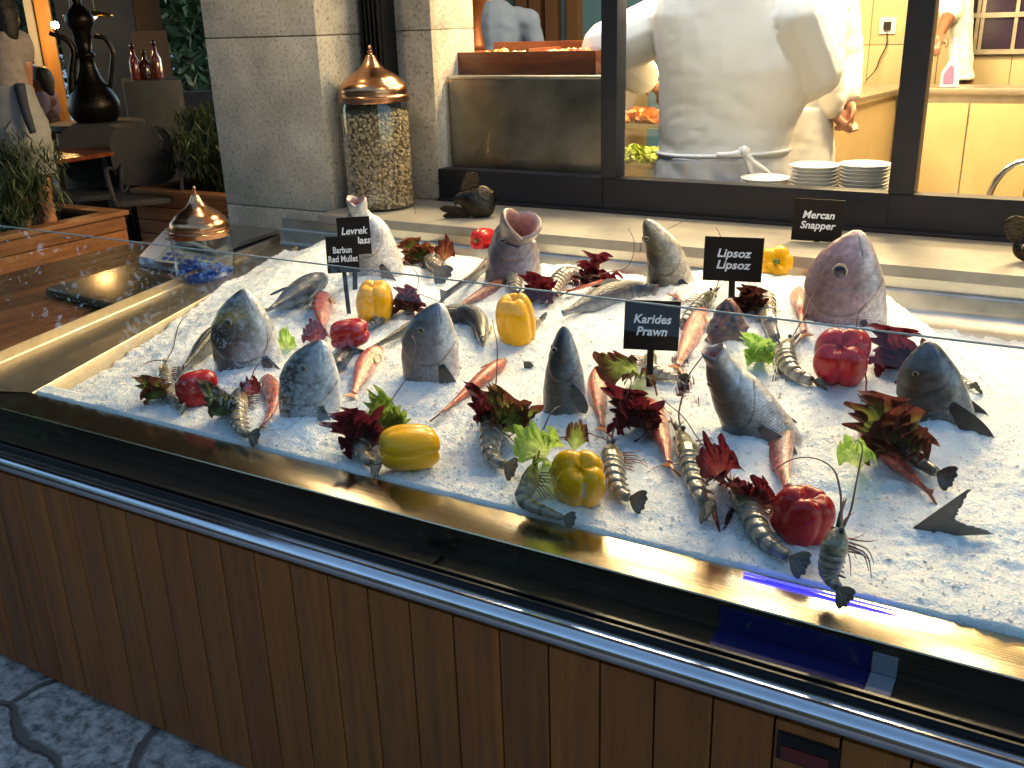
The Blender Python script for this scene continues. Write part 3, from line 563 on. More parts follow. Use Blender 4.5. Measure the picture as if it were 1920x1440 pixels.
def stand(label, kind, pb, pn, wpx, colf, group='whole fish standing head up in the ice', phi=.15, dleft=True, gape=0, gill=.85, bend=0, lean=.0, name='fish', cat='fish', wf=1.0, **kw):
    """a fish planted head up: base pixel on the ice, nose pixel, depth of the body in pixels"""
    B = atI(*pb); hv = nrm([B[0]-CC[0], B[1]-CC[1], 0]); nrmv = nrm(hv+np.array([0, 0, lean])); d = ray(*pn); Np = CC+d*(((B-CC)@nrmv)/(d@nrmv))
    D = wpx*mpp(B)*wf; ax = nrm(B-Np); s = nrm(np.cross(ax, hv)); 
    if s@CR < 0: s = -s
    c = np.cross(s, ax); c = c if c@hv < 0 else -c
    dors = math.cos(phi)*(-s if dleft else s)+math.sin(phi)*c
    Ln = np.linalg.norm(B-Np); end = B+ax*min(.09, Ln*.6); mid = (Np+B)/2+s*bend*D
    t = thing(name, (B[0], B[1], B[2]), label, cat, group)
    MOUND.append((B[0], B[1], .028, D*.8))
    look = kw.pop('look', None); head = [Np]
    if look is not None: n2 = Np+ax*.42*D; head = [n2+nrm(-ax+c*look[0]+s*look[1])*.42*D, n2]
    body = loft(head+[mid, B+s*bend*D*.2, end], dors, D, kind, colf, gape, gill, seed=len(MOUND), bump=kw.pop('bump', 0))
    finish_fish(t, body, kind, D, dors=dors, **kw); return t
def lie(label, kind, pts, wpx, colf, group='small red mullet laid on the ice', dors=(0, 0, 1), h=.4, gape=0, gill=.85, name='fish', cat='fish', rise=None, roll=None, wf=1.0, bury=0, **kw):
    """a fish lying on the ice along pixels nose -> tail root"""
    q0 = atI(*pts[0]); D = wpx*mpp(q0)*wf; P = []
    for i, p in enumerate(pts): P.append(atI(*p, (h-.07)*D-bury+(rise[i] if rise else 0)))
    P = np.array(P); ax = nrm(P[-1]-P[0])
    if roll is not None:       # roll: angle of the dorsal side from straight up, towards the viewer's right-hand side of travel
        up = np.array([0, 0, 1.]); up = nrm(up-ax*(up@ax)); sd = np.cross(ax, up); dors = math.cos(roll)*up+math.sin(roll)*sd
    dors = nrm(dors); seg = np.linalg.norm(np.diff(P, axis=0), axis=1).sum(); c = P.mean(0)
    t = thing(name, (c[0], c[1], c[2]-h*D), label, cat, group); xs = PROFILE[kind][0]
    body = loft(P, dors, D, kind, colf, gape, gill, nr=70, nm=32, dmax=seg, seed=len(label) % 17, bump=kw.pop('bump', 0))
    finish_fish(t, body, kind, D, dors=dors, e_scale=xs[-1]*D/seg, **kw); return t
def shrimp(label, pts, wpx, flip=1, tone=1.0, legs=True, ant=True, h=.42, rise=None, upright=0, tail_up=0, group='whole raw prawns on the ice', legl=1.0):
    """raw prawn along pixels rostrum tip -> tail root; flip = side the legs point to; parts: carapace, abdomen, tail_fan, legs, antennae, eyes"""
    q0 = atI(*pts[-1]); D = wpx*1.22*mpp(q0); tone = tone*1.3; P = np.array([atI(*p, h*D+(rise[i] if rise else 0)) for i, p in enumerate(pts)]); sp = crom(P, 90); sg = np.r_[0, np.cumsum(np.linalg.norm(np.diff(sp, axis=0), axis=1))]; Lt = sg[-1]
    T = np.gradient(sp, axis=0); T /= np.linalg.norm(T, axis=1)[:, None]; up = np.array([0, 0, 1.]); hv = nrm([sp[45][0], sp[45][1], 0])
    c = sp.mean(0); t = thing('prawn', (c[0], c[1], c[2]-h*D), label, 'prawn', group)
    def fr(f):
        d = f*Lt; p = np.array([np.interp(d, sg, sp[:, k]) for k in range(3)]); tt = nrm([np.interp(d, sg, T[:, k]) for k in range(3)]); ref = up if abs(tt[2]) < .8 else -hv
        s = nrm(np.cross(tt, ref)); u = np.cross(s, tt); s = s*flip; vent = nrm(s*.86-u*.5); dor = -vent; lat = np.cross(tt, vent); return p, tt, dor, lat
    rn = np.random.default_rng(abs(hash(label)) % 1000 if False else len(label)*7+int(pts[0][0])); NM_ = 18
    def ring(f, a, w, off=0):
        p, tt, dor, lat = fr(f); return [p+dor*(math.cos(q)*a+off)+lat*math.sin(q)*w for q in np.linspace(0, 2*math.pi, NM_, endpoint=False)]
    def skin(name, fs, rad, colr):
        V = []; C = []
        for f, r in zip(fs, rad):
            V += ring(f, r, r*.82); 
            for q in np.linspace(0, 2*math.pi, NM_, endpoint=False): C.append(colr(f, q))
        n = len(fs); F = [[i*NM_+k, (i+1)*NM_+k, (i+1)*NM_+(k+1) % NM_, i*NM_+(k+1) % NM_] for i in range(n-1) for k in range(NM_)]; F += [list(range(NM_)), [(n-1)*NM_+k for k in range(NM_)][::-1]]
        obj(name, V, F, prawn_m, t, col=np.clip(np.array(C)*tone, .003, .9))
    sd = rn.integers(0, 90)
    def cc(f, q):
        n = vnoise(f*30+sd, q*1.6, 3)+.5*vnoise(f*80, q*4+sd, 4); h = (1-math.cos(q))/2
        return tuple(np.array(lerp((.13, .12, .07), (.36, .28, .19), float(ss(.35, .9, h))))*(1+1.0*n))
    fs = np.linspace(.0, .43, 22); skin('carapace', fs, D*.5*np.interp(fs, [0, .05, .12, .2, .33, .43], [.05, .12, .40, .74, 1.0, .93]), cc)
    nseg = 6; fs = []; rad = []
    for k in range(nseg):
        f0 = .41+.49*(k/nseg); f1 = .41+.49*((k+1)/nseg)
        for j, (g, m) in enumerate(((0, .93), (.25, 1.0), (.6, 1.03), (.93, 1.06), (1.0, .95))): fs.append(f0+(f1-f0)*g); rad.append(m*D*.5*np.interp(fs[-1], [.41, .55, .75, .9], [.90, .88, .66, .40]))
    def ca(f, q):
        k = ((f-.41)/.49*nseg) % 1; h = (1-math.cos(q))/2; n = vnoise(f*40+sd, q*2, 6); b = float(ss(.72, .95, k))
        c_ = lerp((.19, .175, .135), (.38, .32, .25), float(ss(.45, .95, h))); return tuple(np.array(lerp(c_, (.045, .045, .03), .72*b*(1-h*.6)))*(1+.7*n))
    skin('abdomen', fs, rad, ca)
    p, tt, dor, lat = fr(1.0); VV = []; FF = []; CC_ = []
    p0, _, _, _ = fr(.89)
    for a in (-.60, -.27, 0, .27, .60):
        dirv = nrm(tt*math.cos(a)+lat*math.sin(a)+dor*tail_up); V, F, C = blade(p0+(p-p0)*.2, dirv, lat, D*(.72 if a else .66), D*(.27 if a else .18), (.20, .17, .12), (.065, .058, .05), 4, .0014, .0007); o = len(VV); VV += list(V+dor*.001*abs(a)*3); CC_ += list(C); FF += [[i+o for i in f] for f in F]
    obj('tail_fan', VV, FF, prawn_m, t, col=np.array(CC_)*tone)
    # rostrum
    p, tt, dor, lat = fr(.10); tip = p-tt*D*.95+dor*D*.16; b = MB(); b.tube([p+dor*D*.1, (p+tip)/2+dor*D*.10, tip], [D*.10, D*.055, D*.008], 6, (.06, .055, .03)); b.build('rostrum', prawn_m, t, smooth=True, col=True)
    for sgn in (1, -1):
        pe, tt, dor, lat = fr(.135); V, F = lathe([(0, -D*.11), (D*.08, -D*.06), (D*.105, 0), (D*.08, D*.06), (0, D*.11)], pe+lat*sgn*D*.24+dor*D*.08, 12); obj('eye', V, F, M('prawn_eye', (.008, .007, .007), .1, coat=1), t)
    if legs:
        for i, f in enumerate((.19, .23, .27, .31, .35)):
            for sgn in (1, -1):
                p, tt, dor, lat = fr(f); L_ = D*(1.05+.35*rn.random())*legl; sw = rn.uniform(-.5, .6)-.5+.22*i
                k1 = p-dor*D*.42+lat*sgn*D*.12; k2 = k1-dor*L_*.42+tt*L_*.18*sw+lat*sgn*L_*.22; k3 = k2-dor*L_*.28+tt*L_*.62*(sw+.3)+lat*sgn*L_*.05
                for k in (k2, k3): k[2] = max(k[2], ice_z(k[0], k[1])+.004)
                b = MB(); rc = lerp((.30, .11, .07), (.24, .15, .10), rn.random()); b.tube(crom([k1, k2, k3], 7), np.linspace(D*.040, D*.012, 7), 5, rc); b.build('leg', prawn_m, t, smooth=True, col=True)
        for i, f in enumerate((.48, .56, .64, .72)):
            p, tt, dor, lat = fr(f); k1 = p-dor*D*.30; k2 = k1-dor*D*.22+tt*D*.14+lat*D*.05; k2[2] = max(k2[2], ice_z(k2[0], k2[1])+.003); b = MB(); b.tube([k1, k2], [D*.06, D*.03], 5, (.30, .17, .11)); b.build('swimmeret', prawn_m, t, smooth=True, col=True)
    if ant:
        for sgn in (1, -1):
            p, tt, dor, lat = fr(.10); q = [p-dor*D*.1]; hd = -tt
            for i in range(6): hd = nrm(hd+lat*sgn*rn.uniform(-.1, .5)+dor*rn.uniform(-.25, .45)+tt*(.16*i if i > 2 else 0)); x = q[-1]+hd*D*rn.uniform(.6, 1.0); x[2] = max(x[2], ice_z(x[0], x[1])+.006); q.append(x)
            b = MB(); b.tube(crom(q, 26), np.linspace(.0021, .0009, 26), 4, (.14, .06, .04)); b.build('antenna', prawn_m, t, smooth=True, col=True)
            for j in range(2):
                q1 = p+lat*sgn*D*.1-tt*D*rn.uniform(.7, 1.1)+dor*D*rn.uniform(-.5, .2); b = MB(); b.tube(crom([p, (p+q1)/2+dor*D*.08, q1], 6), np.linspace(D*.05, D*.012, 6), 5, (.30, .12, .07)); b.build('feeler', prawn_m, t, smooth=True, col=True)
    return t
prawn_m = M('prawn_shell', (.2, .2, .2), .2, var=.3, vs=90, vcol=True, coat=.8, bump=.25, bs=160, bdist=.003)
# ---------------------------------------------------------------- peppers
def pepper(label, px, wpx, rgb, axis, hr=1.15, lobes=4, stem=False, seed=1, h=None, scar=None, taper=.12, yy=None, cusp=.21):
    """bell pepper; axis = direction from stem end to blossom end"""
    w = wpx*mpp(atI(*px))*.5; w *= 1.10; c = atI(*px, (h if h is not None else .8)*w); c = atY(*px, yy) if yy else c; w = wpx*mpp(c)*.5; MOUND.append((c[0], c[1]-w*.2, max(c[2]-w*.9-ice_z(c[0], min(c[1], 2.72)), 0)+.006, w*1.3)); rn = np.random.default_rng(seed); ax = nrm(axis)
    NU, NV = 72, 44; V = []; F = []; C = []; Q = np.array(Vector(ax).to_track_quat('Z', 'Y').to_matrix()); ph = rn.uniform(0, 6.3); tw = -nrm([c[0], c[1], 0]); sa0 = math.atan2(tw@Q[:, 1], tw@Q[:, 0])+.25; lr = rn.uniform(.86, 1.1, lobes); lz = rn.uniform(.86, 1.08, lobes)
    for j in range(NV+1):
        v = j/NV; b = -math.pi/2+math.pi*v
        for i in range(NU):
            a = 2*math.pi*i/NU+ph; li = (a/(2*math.pi)*lobes) % lobes; k = int(li) % lobes; fr_ = li-int(li); lob = abs(math.sin(math.pi*fr_))**.7; wgt = math.sin(math.pi*fr_)**2
            cb = abs(math.cos(b))**.62; sb = math.copysign(abs(math.sin(b))**.75, b)
            r = cb*(1-cusp+cusp*lob)*(1+(lr[k]-1)*wgt)*(1-taper*v); z = sb*hr*(1+(lz[k]-1)*wgt*(1 if b > 0 else .5))
            dent = math.exp(-(cb/.42)**2); z -= math.copysign(1, b)*hr*(.26 if b > 0 else .32)*dent*(1-.35*lob); z += math.copysign(1, b)*hr*.07*lob*(cb*(1-cb)*4)
            p = np.array([r*math.cos(a), r*math.sin(a), z]); V.append(c+Q@(p*w)); s_ = (1+.10*vnoise(a*2, v*5, seed)); cc = np.array(rgb)*s_
            if scar and abs((a-sa0+math.pi) % (2*math.pi)-math.pi) < .07+.05*vnoise(v*30, 1, 2) and scar[1] < v < scar[2]: cc = np.array([.62, .55, .35])
            C.append(cc)
    for j in range(NV):
        for i in range(NU): F.append([j*NU+i, j*NU+(i+1) % NU, (j+1)*NU+(i+1) % NU, (j+1)*NU+i])
    t = thing('bell_pepper', (c[0], c[1], c[2]-w*.8), label, 'pepper', 'bell peppers on the ice'); obj('flesh', V, F, pepper_m, t, col=C)
    if stem:
        g = (.10, .16, .03); o = c-ax*hr*w*.72; s1 = nrm(np.cross(ax, [.3, .5, .8])); b = MB(); b.lathe([(0, .02), (.30, .03), (.34, .0), (.2, -.05), (.1, -.06)][::-1] if False else [(.33*w, 0), (.30*w, .05*w), (.14*w, .09*w), (.11*w, .2*w), (.12*w, .42*w), (.15*w, .46*w), (0, .47*w)], o, 12, -ax, g); b.build('stem', M('stem', (.1, .16, .03), .45, var=.3, vs=60, vcol=True), t, smooth=True, col=True)
    return t
pepper_m = M('pepper_skin', (1, 0, 0), .26, var=.07, vs=25, vcol=True, coat=.15, spec=.3, bump=.12, bs=220, bdist=.002)
YEL, RED = (.86, .43, .000), (.38, .006, .010)
# ---------------------------------------------------------------- lettuce
leaf_m0 = M('lettuce_plain', (.2, .4, .05), .34, var=.22, vs=60, vcol=True, coat=.08, spec=.35, bump=.35, bs=120, bdist=.003)
def leafmat():
    m, t, b, N, L = NM('lettuce'); out = t.nodes['Material Output']; at = N('Attribute'); at.attribute_name = 'Col'; tc = N('TexCoord'); n = N('TexNoise'); n.inputs['Scale'].default_value = 60; n.inputs['Detail'].default_value = 5; L(tc.outputs['Object'], n.inputs[0])
    mr = N('MapRange'); mr.inputs[1].default_value = .3; mr.inputs[2].default_value = .7; mr.inputs[3].default_value = .75; mr.inputs[4].default_value = 1.3; L(n.outputs[0], mr.inputs[0]); mx = N('MixRGB'); mx.blend_type = 'MULTIPLY'; mx.inputs[0].default_value = 1; L(at.outputs['Color'], mx.inputs[1]); L(mr.outputs[0], mx.inputs[2])
    L(mx.outputs[0], b.inputs['Base Color']); b.inputs['Roughness'].default_value = .38; b.inputs['Specular IOR Level'].default_value = .35; bp = N('Bump'); bp.inputs['Strength'].default_value = .35; bp.inputs['Distance'].default_value = .003; L(n.outputs[0], bp.inputs['Height']); L(bp.outputs[0], b.inputs['Normal'])
    tr = N('BsdfTranslucent'); L(mx.outputs[0], tr.inputs[0]); ms = N('MixShader'); ms.inputs[0].default_value = .42; L(b.outputs[0], ms.inputs[1]); L(tr.outputs[0], ms.inputs[2]); L(ms.outputs[0], out.inputs[0]); return m
leaf_m = leafmat()
GREEN, BURG, MIXED = ((.66, .74, .36), (.54, .72, .20), (.44, .66, .14)), ((.36, .13, .10), (.19, .022, .034), (.115, .012, .024)), ((.56, .66, .25), (.33, .42, .09), (.17, .05, .035))
def lettuce(label, px, tip, wpx, pal, seed=1, lean=.3, fold=.5, amp=1.0, spread=1.35, group='frilly lettuce leaves between the fish', toward=.4, leaves=4):
    B = atI(*px, -.004); hv = nrm([B[0], B[1], 0]); d = ray(*tip); nv = nrm(hv*(1-lean)+np.array([0, 0, lean])); Tp = CC+d*(((B-CC)@nv)/(d@nv)); up = Tp-B; Ln = np.linalg.norm(up); up = up/Ln; W_ = wpx*mpp(B)*.46
    rn = np.random.default_rng(seed); V = []; C = []; F = []; NUx, NVx = 150, 20
    for lf in range(leaves):
        sd = rn.uniform(0, 20); s = nrm(np.cross(up, hv)); s = s if s@CR > 0 else -s; n = np.cross(s, up); n = n if n@hv < 0 else -n
        yaw = (lf-(leaves-1)/2)*.75; s2 = s*math.cos(yaw)+n*math.sin(yaw); n2 = -s*math.sin(yaw)+n*math.cos(yaw); o = len(V); u2 = nrm(up+s*.28*(lf-(leaves-1)/2)+n*(.25 if lf else 0)); L_ = Ln*(1 if lf == 0 else rn.uniform(.6, .95))
        for j in range(NVx):
            v = j/(NVx-1)
            for i in range(NUx):
                u = -1+2*i/(NUx-1); a = u*spread; e = v*v
                jag = 1+.022*v**6*math.sin(u*45+sd)+.18*v*v*vnoise(u*2.2+sd, 1, seed)
                x = math.sin(a)*v*jag; y = (math.cos(a)*.62+.38)*v*jag
                rf = amp*(.15*v**1.6*math.sin(u*5.5+sd+v*2)+.20*v**2.5*math.sin(u*12+sd*1.7+3*v)+.21*v**3.5*math.sin(u*26+sd*3+4*v)+.25*v*vnoise(u*5+sd, v*5, seed)+.12*v*vnoise(u*12+sd, v*11, seed+3)+.07*v**6*math.sin(u*59+sd*5)); x += .10*amp*v**4*math.cos(u*26+sd*3+4*v); y -= .10*amp*v**3*(.5+.5*math.sin(u*26+sd*3+4*v+1.2))
                z = rf+fold*(x*x)*.6+toward*(v*v*.35+.25*v**4)
                V.append(B+s2*x*W_*1.05+u2*y*L_+n2*z*W_*1.1)
                w = v+.25*vnoise(u*5+sd, v*4, seed+2)+.12*abs(u); c = lerp(pal[0], pal[1], float(ss(.12, .55, w))); c = lerp(c, pal[2], float(ss(.62, .98, w))); vein = math.exp(-((abs((u*6+.5*v) % 1-.5))/.08)**2)*(1-v)*.7; c = lerp(c, pal[0], vein); C.append(c)
        F += [[o+j*NUx+i, o+j*NUx+i+1, o+(j+1)*NUx+i+1, o+(j+1)*NUx+i] for j in range(NVx-1) for i in range(NUx-1)]
    V = np.array(V); zi = ice_base(V[:, 0], V[:, 1])-.006; V[:, 2] = np.maximum(V[:, 2], zi+.004+.004*np.sin(np.arange(len(V))*1.3))
    o = obj('lettuce_leaf', V, F, leaf_m, None, col=C); return tag(o, label, 'lettuce', group)
# ---------------------------------------------------------------- signs
white_t = M('sign_text', (.80, .88, .95), .5); sign_b = M('sign_black', (.006, .006, .007), .5, spec=.25)
def text_mesh(txt, size, shear=.18, bold=.012, sx=1.0, spacing=1.0, align='CENTER', ext=.0006):
    cu = bpy.data.curves.new('txt', 'FONT'); cu.body = txt; cu.size = size; cu.shear = shear; cu.offset = bold*size; cu.align_x = align; cu.align_y = 'CENTER'; cu.space_line = spacing; cu.extrude = ext; cu.resolution_u = 3
    o = bpy.data.objects.new('txt', cu); COL.objects.link(o); dg = bpy.context.evaluated_depsgraph_get(); me = bpy.data.meshes.new_from_object(o.evaluated_get(dg)); bpy.data.objects.remove(o)
    V = np.array([v.co[:] for v in me.vertices]); V[:, 0] *= sx; F = [list(p.vertices) for p in me.polygons]; bpy.data.meshes.remove(me); return V, F
def sign(label, x0, y0, x1, y1, stake, txt, tsz=.24, shear=.2, sx=1., spx=9, tilt=0, dz=0):
    """plate given by its pixel box, stake foot by a pixel on the ice"""
    B = atI(*stake); hv = nrm([B[0], B[1], 0]); f = lambda px, py: CC+ray(px, py)*(((B-CC)@hv)/(ray(px, py)@hv))
    c = f((x0+x1)/2, (y0+y1)/2); w = np.linalg.norm(f(x1, (y0+y1)/2)-f(x0, (y0+y1)/2)); h = abs(f((x0+x1)/2, y1)[2]-f((x0+x1)/2, y0)[2])
    r = np.array([-hv[1], hv[0], 0]); r = -r if r@CR < 0 else r; ca, sa = math.cos(tilt), math.sin(tilt); r2 = r*ca+np.array([0, 0, 1])*sa; u2 = -r*sa+np.array([0, 0, 1])*ca; nn = -hv
    t = thing('price_sign', B, label, 'sign', 'black name signs stuck in the ice'); b = MB(); b.box((-w/2, -h/2, -.0025), (w/2, h/2, .0), bev=.001); X = np.array(b.V); V = c+X[:, :1]*r2+X[:, 1:2]*u2+X[:, 2:]*nn; pl = obj('plate', V, b.F, sign_b, t, smooth=False)
    X, F = text_mesh(txt, tsz*h*1.05, shear, .022, sx); V = c+X[:, :1]*r2+X[:, 1:2]*u2+(X[:, 2:]+.0008)*nn; obj('lettering', V, F, white_t, pl, smooth=False)
    sw = spx*mpp(B)*.5; foot = B-np.array([0, 0, .03]); top = c-u2*h*.3; b = MB(); X = []
    for P in (foot, top): X += [P-r*sw+nn*-.0032, P+r*sw+nn*-.0032, P+r*sw+nn*-.0062, P-r*sw+nn*-.0062]
    b.add(X, [(0, 1, 5, 4), (1, 2, 6, 5), (2, 3, 7, 6), (3, 0, 4, 7), (4, 5, 6, 7), (3, 2, 1, 0)]); b.build('stake', sign_b, t)
    return t
# ---------------------------------------------------------------- what lies on the ice
BASS = ((.022, .027, .035), (.36, .37, .39), (.85, .84, .82)); PALEB = ((.16, .16, .17), (.62, .61, .61), (.80, .78, .76))
DARKB = ((.018, .022, .026), (.06, .065, .07), (.30, .30, .29)); BREAM = ((.045, .05, .06), (.42, .45, .50), (.88, .89, .9))
GROUP = ((.10, .08, .095), (.24, .19, .22), (.46, .39, .41)); SNAP = ((.30, .18, .18), (.46, .34, .36), (.64, .56, .55)); DENT = ((.06, .065, .085), (.24, .25, .30), (.85, .84, .82))
MUL = ((.54, .10, .05), (.70, .25, .16), (.76, .60, .55)); MULD = ((.28, .06, .04), (.38, .10, .07), (.50, .32, .27)); TAN = ((.22, .12, .06), (.45, .27, .18), (.60, .50, .42))
finD, finL, finO = ((.07, .075, .08), (.20, .20, .21)), ((.12, .12, .13), (.26, .25, .25)), ((.42, .13, .04), (.50, .16, .03))
G = 'whole fish standing head up in the ice'
stand('pale silver sea bass with open mouth behind the Levrek sign', 'bass', (714, 522), (664, 372), 92, colour(*PALEB, gill=.92, spots=.15, seed=1, mouth=False), gape=.20, look=(.35, .1), gill=.92, phi=-.25, bend=.10, pect=(1.35, .6, *finL, .35), epos=(.36, .2), er=.08)
stand('big purple grey grouper with wide open pink mouth beside small red pepper', 'grouper', (962, 530), (966, 398), 104, colour(*GROUP, gill=.95, spots=.18, seed=2, mouth=False), gape=.38, look=(.75, .35), gill=.95, phi=.15, pect=(1.5, .5, *finD, .3), epos=(.46, .22), er=.085, eyec=dict(ring=(.10, .16, .3), white=(.12, .10, .11)))
stand('silver sea bass with olive head standing left of the Lipsoz sign', 'bass', (1256, 540), (1211, 412), 92, colour((.03, .03, .022), (.26, .24, .17), (.60, .58, .52), gill=.9, spots=.3, seed=3, headc=((.05, .045, .025), (.30, .26, .15), (.55, .5, .4))), phi=.25, bend=.12, gill=.9, pect=(1.3, .65, *finD, .4), epos=(.34, .26), er=.085)
stand('rosy snapper with large yellow ringed eye below the Mercan sign', 'bream', (1598, 612), (1606, 432), 150, colour(*SNAP, gill=.78, spots=.22, seed=4), phi=-.05, gill=.80, pect=(1.05, .5, (.2, .14, .15), (.3, .22, .24), .3), epos=(.46, .14), er=.105, eyec=dict(ring=(.55, .40, .14), pupil=(.03, .035, .07), white=(.35, .24, .2)))
stand('gilt head bream with dark gold brow nearest the scales', 'bream', (482, 690), (456, 543), 124, colour(*BREAM, gill=.8, spots=.25, seed=5, band=(.34, .10, (.42, .30, .09)), headc=((.03, .03, .03), (.26, .25, .22), (.7, .7, .68))), phi=-.05, gill=.8, pect=(.98, .7, *finD, .35), epos=(.42, .27), er=.07)
stand('blue sheened bream standing left of the thin pink mullet near the glass', 'bream', (588, 792), (602, 638), 116, colour(*BREAM, gill=.8, spots=.22, seed=6), phi=-.25, gill=.82, pect=(1.0, .6, *finD, .35), epos=(.44, .2), er=.07)
stand('blue grey dentex with white throat standing between the two standing yellow peppers', 'bream', (816, 722), (822, 568), 110, colour(*DENT, gill=.8, spots=.2, seed=7), phi=-.22, gill=.82, pect=(.98, .75, *finD, .45), epos=(.45, .23), er=.065, eyec=dict(white=(.15, .15, .17)), dorsal=None)
stand('small dark blue sea bass standing alone before the Karides sign', 'bass', (1058, 782), (1058, 612), 80, colour((.012, .018, .026), (.13, .15, .18), (.62, .62, .6), gill=.98, spots=.3, seed=8, hi=.58, lo=.70), phi=.12, gill=.95, pect=(1.3, .65, *finD, .45), epos=(.52, .24), er=.085, eyec=dict(ring=(.5, .4, .15), white=(.35, .34, .3)))
stand('large leaning sea bass with open mouth beside the big red pepper', 'bass', (1432, 822), (1332, 655), 128, colour((.016, .024, .032), (.22, .25, .25), (.80, .79, .75), gill=.92, spots=.22, seed=9, mouth=False, hi=.60, lo=.66), gape=.18, look=(.3, .15), phi=-.1, gill=.92, pect=(1.25, .6, *finL, .4), epos=(.46, .27), er=.066)
stand('dark wet bream standing at the right behind frilly lettuce', 'bream', (1778, 802), (1738, 640), 122, colour((.02, .022, .026), (.065, .07, .075), (.20, .20, .20), gill=.85, spots=.7, seed=10), phi=.05, gill=.85, pect=(.95, .8, (.02, .02, .022), (.05, .05, .055), .5), epos=(.42, .24), er=.06, eyec=dict(white=(.05, .05, .05)))
stand('red brown scorpion fish head with bumpy skin beneath the Lipsoz sign', 'grouper', (1364, 650), (1366, 560), 80, colour((.10, .03, .018), (.17, .055, .032), (.24, .10, .07), gill=.9, spots=1.1, seed=11, scl=.3), phi=.2, gill=.9, bump=.10, epos=(.62, .3), er=.09, eyec=dict(white=(.16, .06, .03), ring=(.3, .14, .03)))
D_ = dict(group='whole fish lying half buried in the ice')
lie('dark arched fish lying behind the purple grouper', 'bass', [(1092, 505), (1045, 478), (960, 485), (885, 520), (838, 552)], 62, colour(*DARKB, gill=.9, spots=.3, seed=12), h=.34, roll=-.35, tail=(.75, .5, .5, *finD), dorsal=(1.3, 2.9, .2, *finD), **D_)
lie('dark sea bass with pink open mouth lying beside the Karides sign', 'bass', [(1232, 545), (1180, 548), (1115, 565), (1055, 588)], 52, colour(*DARKB, gill=.9, spots=.3, seed=13, mouth=False), h=.34, gape=.26, roll=.5, dorsal=(1.2, 2.4, .18, *finD), **D_)
lie('dark fish with yellow gill patch curled behind the blue grey dentex', 'bass', [(905, 645), (898, 602), (860, 590), (775, 612), (695, 655)], 50, colour((.018, .022, .026), (.07, .07, .065), (.32, .27, .12), gill=.9, spots=.3, seed=14), h=.36, roll=-.5, pect=(1.2, .9, (.40, .28, .05), (.45, .33, .08), .2), **D_)
lie('dark blue fish under the red pepper between the breams', 'bass', [(612, 700), (655, 668), (700, 660)], 44, colour(*DARKB, gill=.9, spots=.3, seed=15), h=.4, roll=.4, **D_)
lie('dark fish back showing left of the gilt head bream', 'bream', [(425, 625), (385, 652), (342, 692)], 60, colour(*DARKB, gill=.8, spots=.3, seed=16), h=.3, roll=-.4, tail=(.6, .5, .4, *finD), **D_)
lie('silver blue bream lying beyond the gilt head by the steel side', 'bream', [(610, 528), (562, 548), (505, 580)], 72, colour((.05, .055, .07), (.22, .24, .28), (.45, .46, .48), gill=.8, spots=.25, seed=17), h=.40, roll=-.9, pect=(.95, .5, *finD, .3), epos=(.4, .25), er=.07, tail=(.6, .5, .4, *finD), **D_)
# red mullets
T_ = dict(tail=(.95, .42, .55, *finO), pect=(1.02, .62, (.5, .22, .06), (.58, .33, .10), .4), epos=(.34, .34), er=.10, mat=mullet_m, eyec=dict(ring=(.4, .12, .03), white=(.4, .15, .08)))
def mul(label, pts, w, pal=MUL, roll=1.0, **k):
    a = dict(T_); a.update(k); s = len(pts)+int(pts[0][0]) % 23; return lie(label, 'mullet', pts, w, colour(*pal, gill=.85, spots=.55, seed=s, stripes=(9, (.50, .06, .03))), roll=roll, name='fish', **a)
mul('orange red mullet curled beside a prawn at the left end', [(494, 708), (511, 740), (507, 772), (492, 797)], 36, ((.5, .10, .03), (.6, .20, .10), (.65, .4, .3)), roll=-1.0)
mul('pink mullet lying just right of the blue sheened bream', [(716, 654), (690, 680), (674, 712), (664, 738)], 38, roll=1.0)
mul('long thin pink mullet pointing to the dentex from upper right', [(946, 677), (905, 708), (862, 745), (828, 773)], 34, roll=-.9)
mul('red mullet standing head up left of dark red lettuce', [(1132, 690), (1122, 722), (1126, 765), (1130, 800)], 38, roll=1.1)
mul('orange tailed red mullet lying head up below the Karides sign', [(1218, 752), (1233, 795), (1248, 838), (1255, 868)], 46, roll=1.0)
mul('pale striped mullet lying head up against the shiny red pepper', [(1470, 778), (1464, 820), (1466, 865), (1477, 912)], 54, ((.40, .10, .06), (.56, .24, .17), (.72, .58, .52)), roll=2.0)
mul('brick red mullet lying belly down at the right with yellow tail', [(1612, 800), (1650, 836), (1697, 882), (1738, 920)], 46, ((.33, .055, .03), (.44, .10, .065), (.55, .3, .25)), roll=.35)
mul('coral mullet leaning beside the scorpion fish', [(1324, 580), (1308, 608), (1287, 652), (1272, 686)], 38, roll=1.0)
mul('coral mullet tucked left under the Lipsoz sign', [(1314, 506), (1292, 528), (1268, 556)], 36, ((.5, .10, .05), (.62, .2, .12), (.65, .45, .38)), roll=1.1)
mul('bright red mullet lying head up left of the rosy snapper', [(1486, 535), (1494, 562), (1502, 598), (1507, 624)], 36, ((.5, .10, .05), (.62, .2, .12), (.65, .5, .44)), roll=-1.0)
mul('slender coral mullet lying sideways behind the dark open mouthed bass', [(1216, 506), (1170, 515), (1120, 530), (1075, 543)], 30, roll=-1.0)
mul('tan pink mullet lying below the purple grouper', [(950, 528), (915, 545), (880, 563), (850, 580)], 30, TAN, roll=-1.0)
mul('pale mullet lying behind the Barbun sign', [(655, 514), (685, 506), (715, 500), (738, 496)], 34, TAN, roll=-1.0)
mul('dark red mullet head beside the red pepper at the back left', [(612, 552), (604, 580), (606, 618)], 38, MULD, roll=1.0)
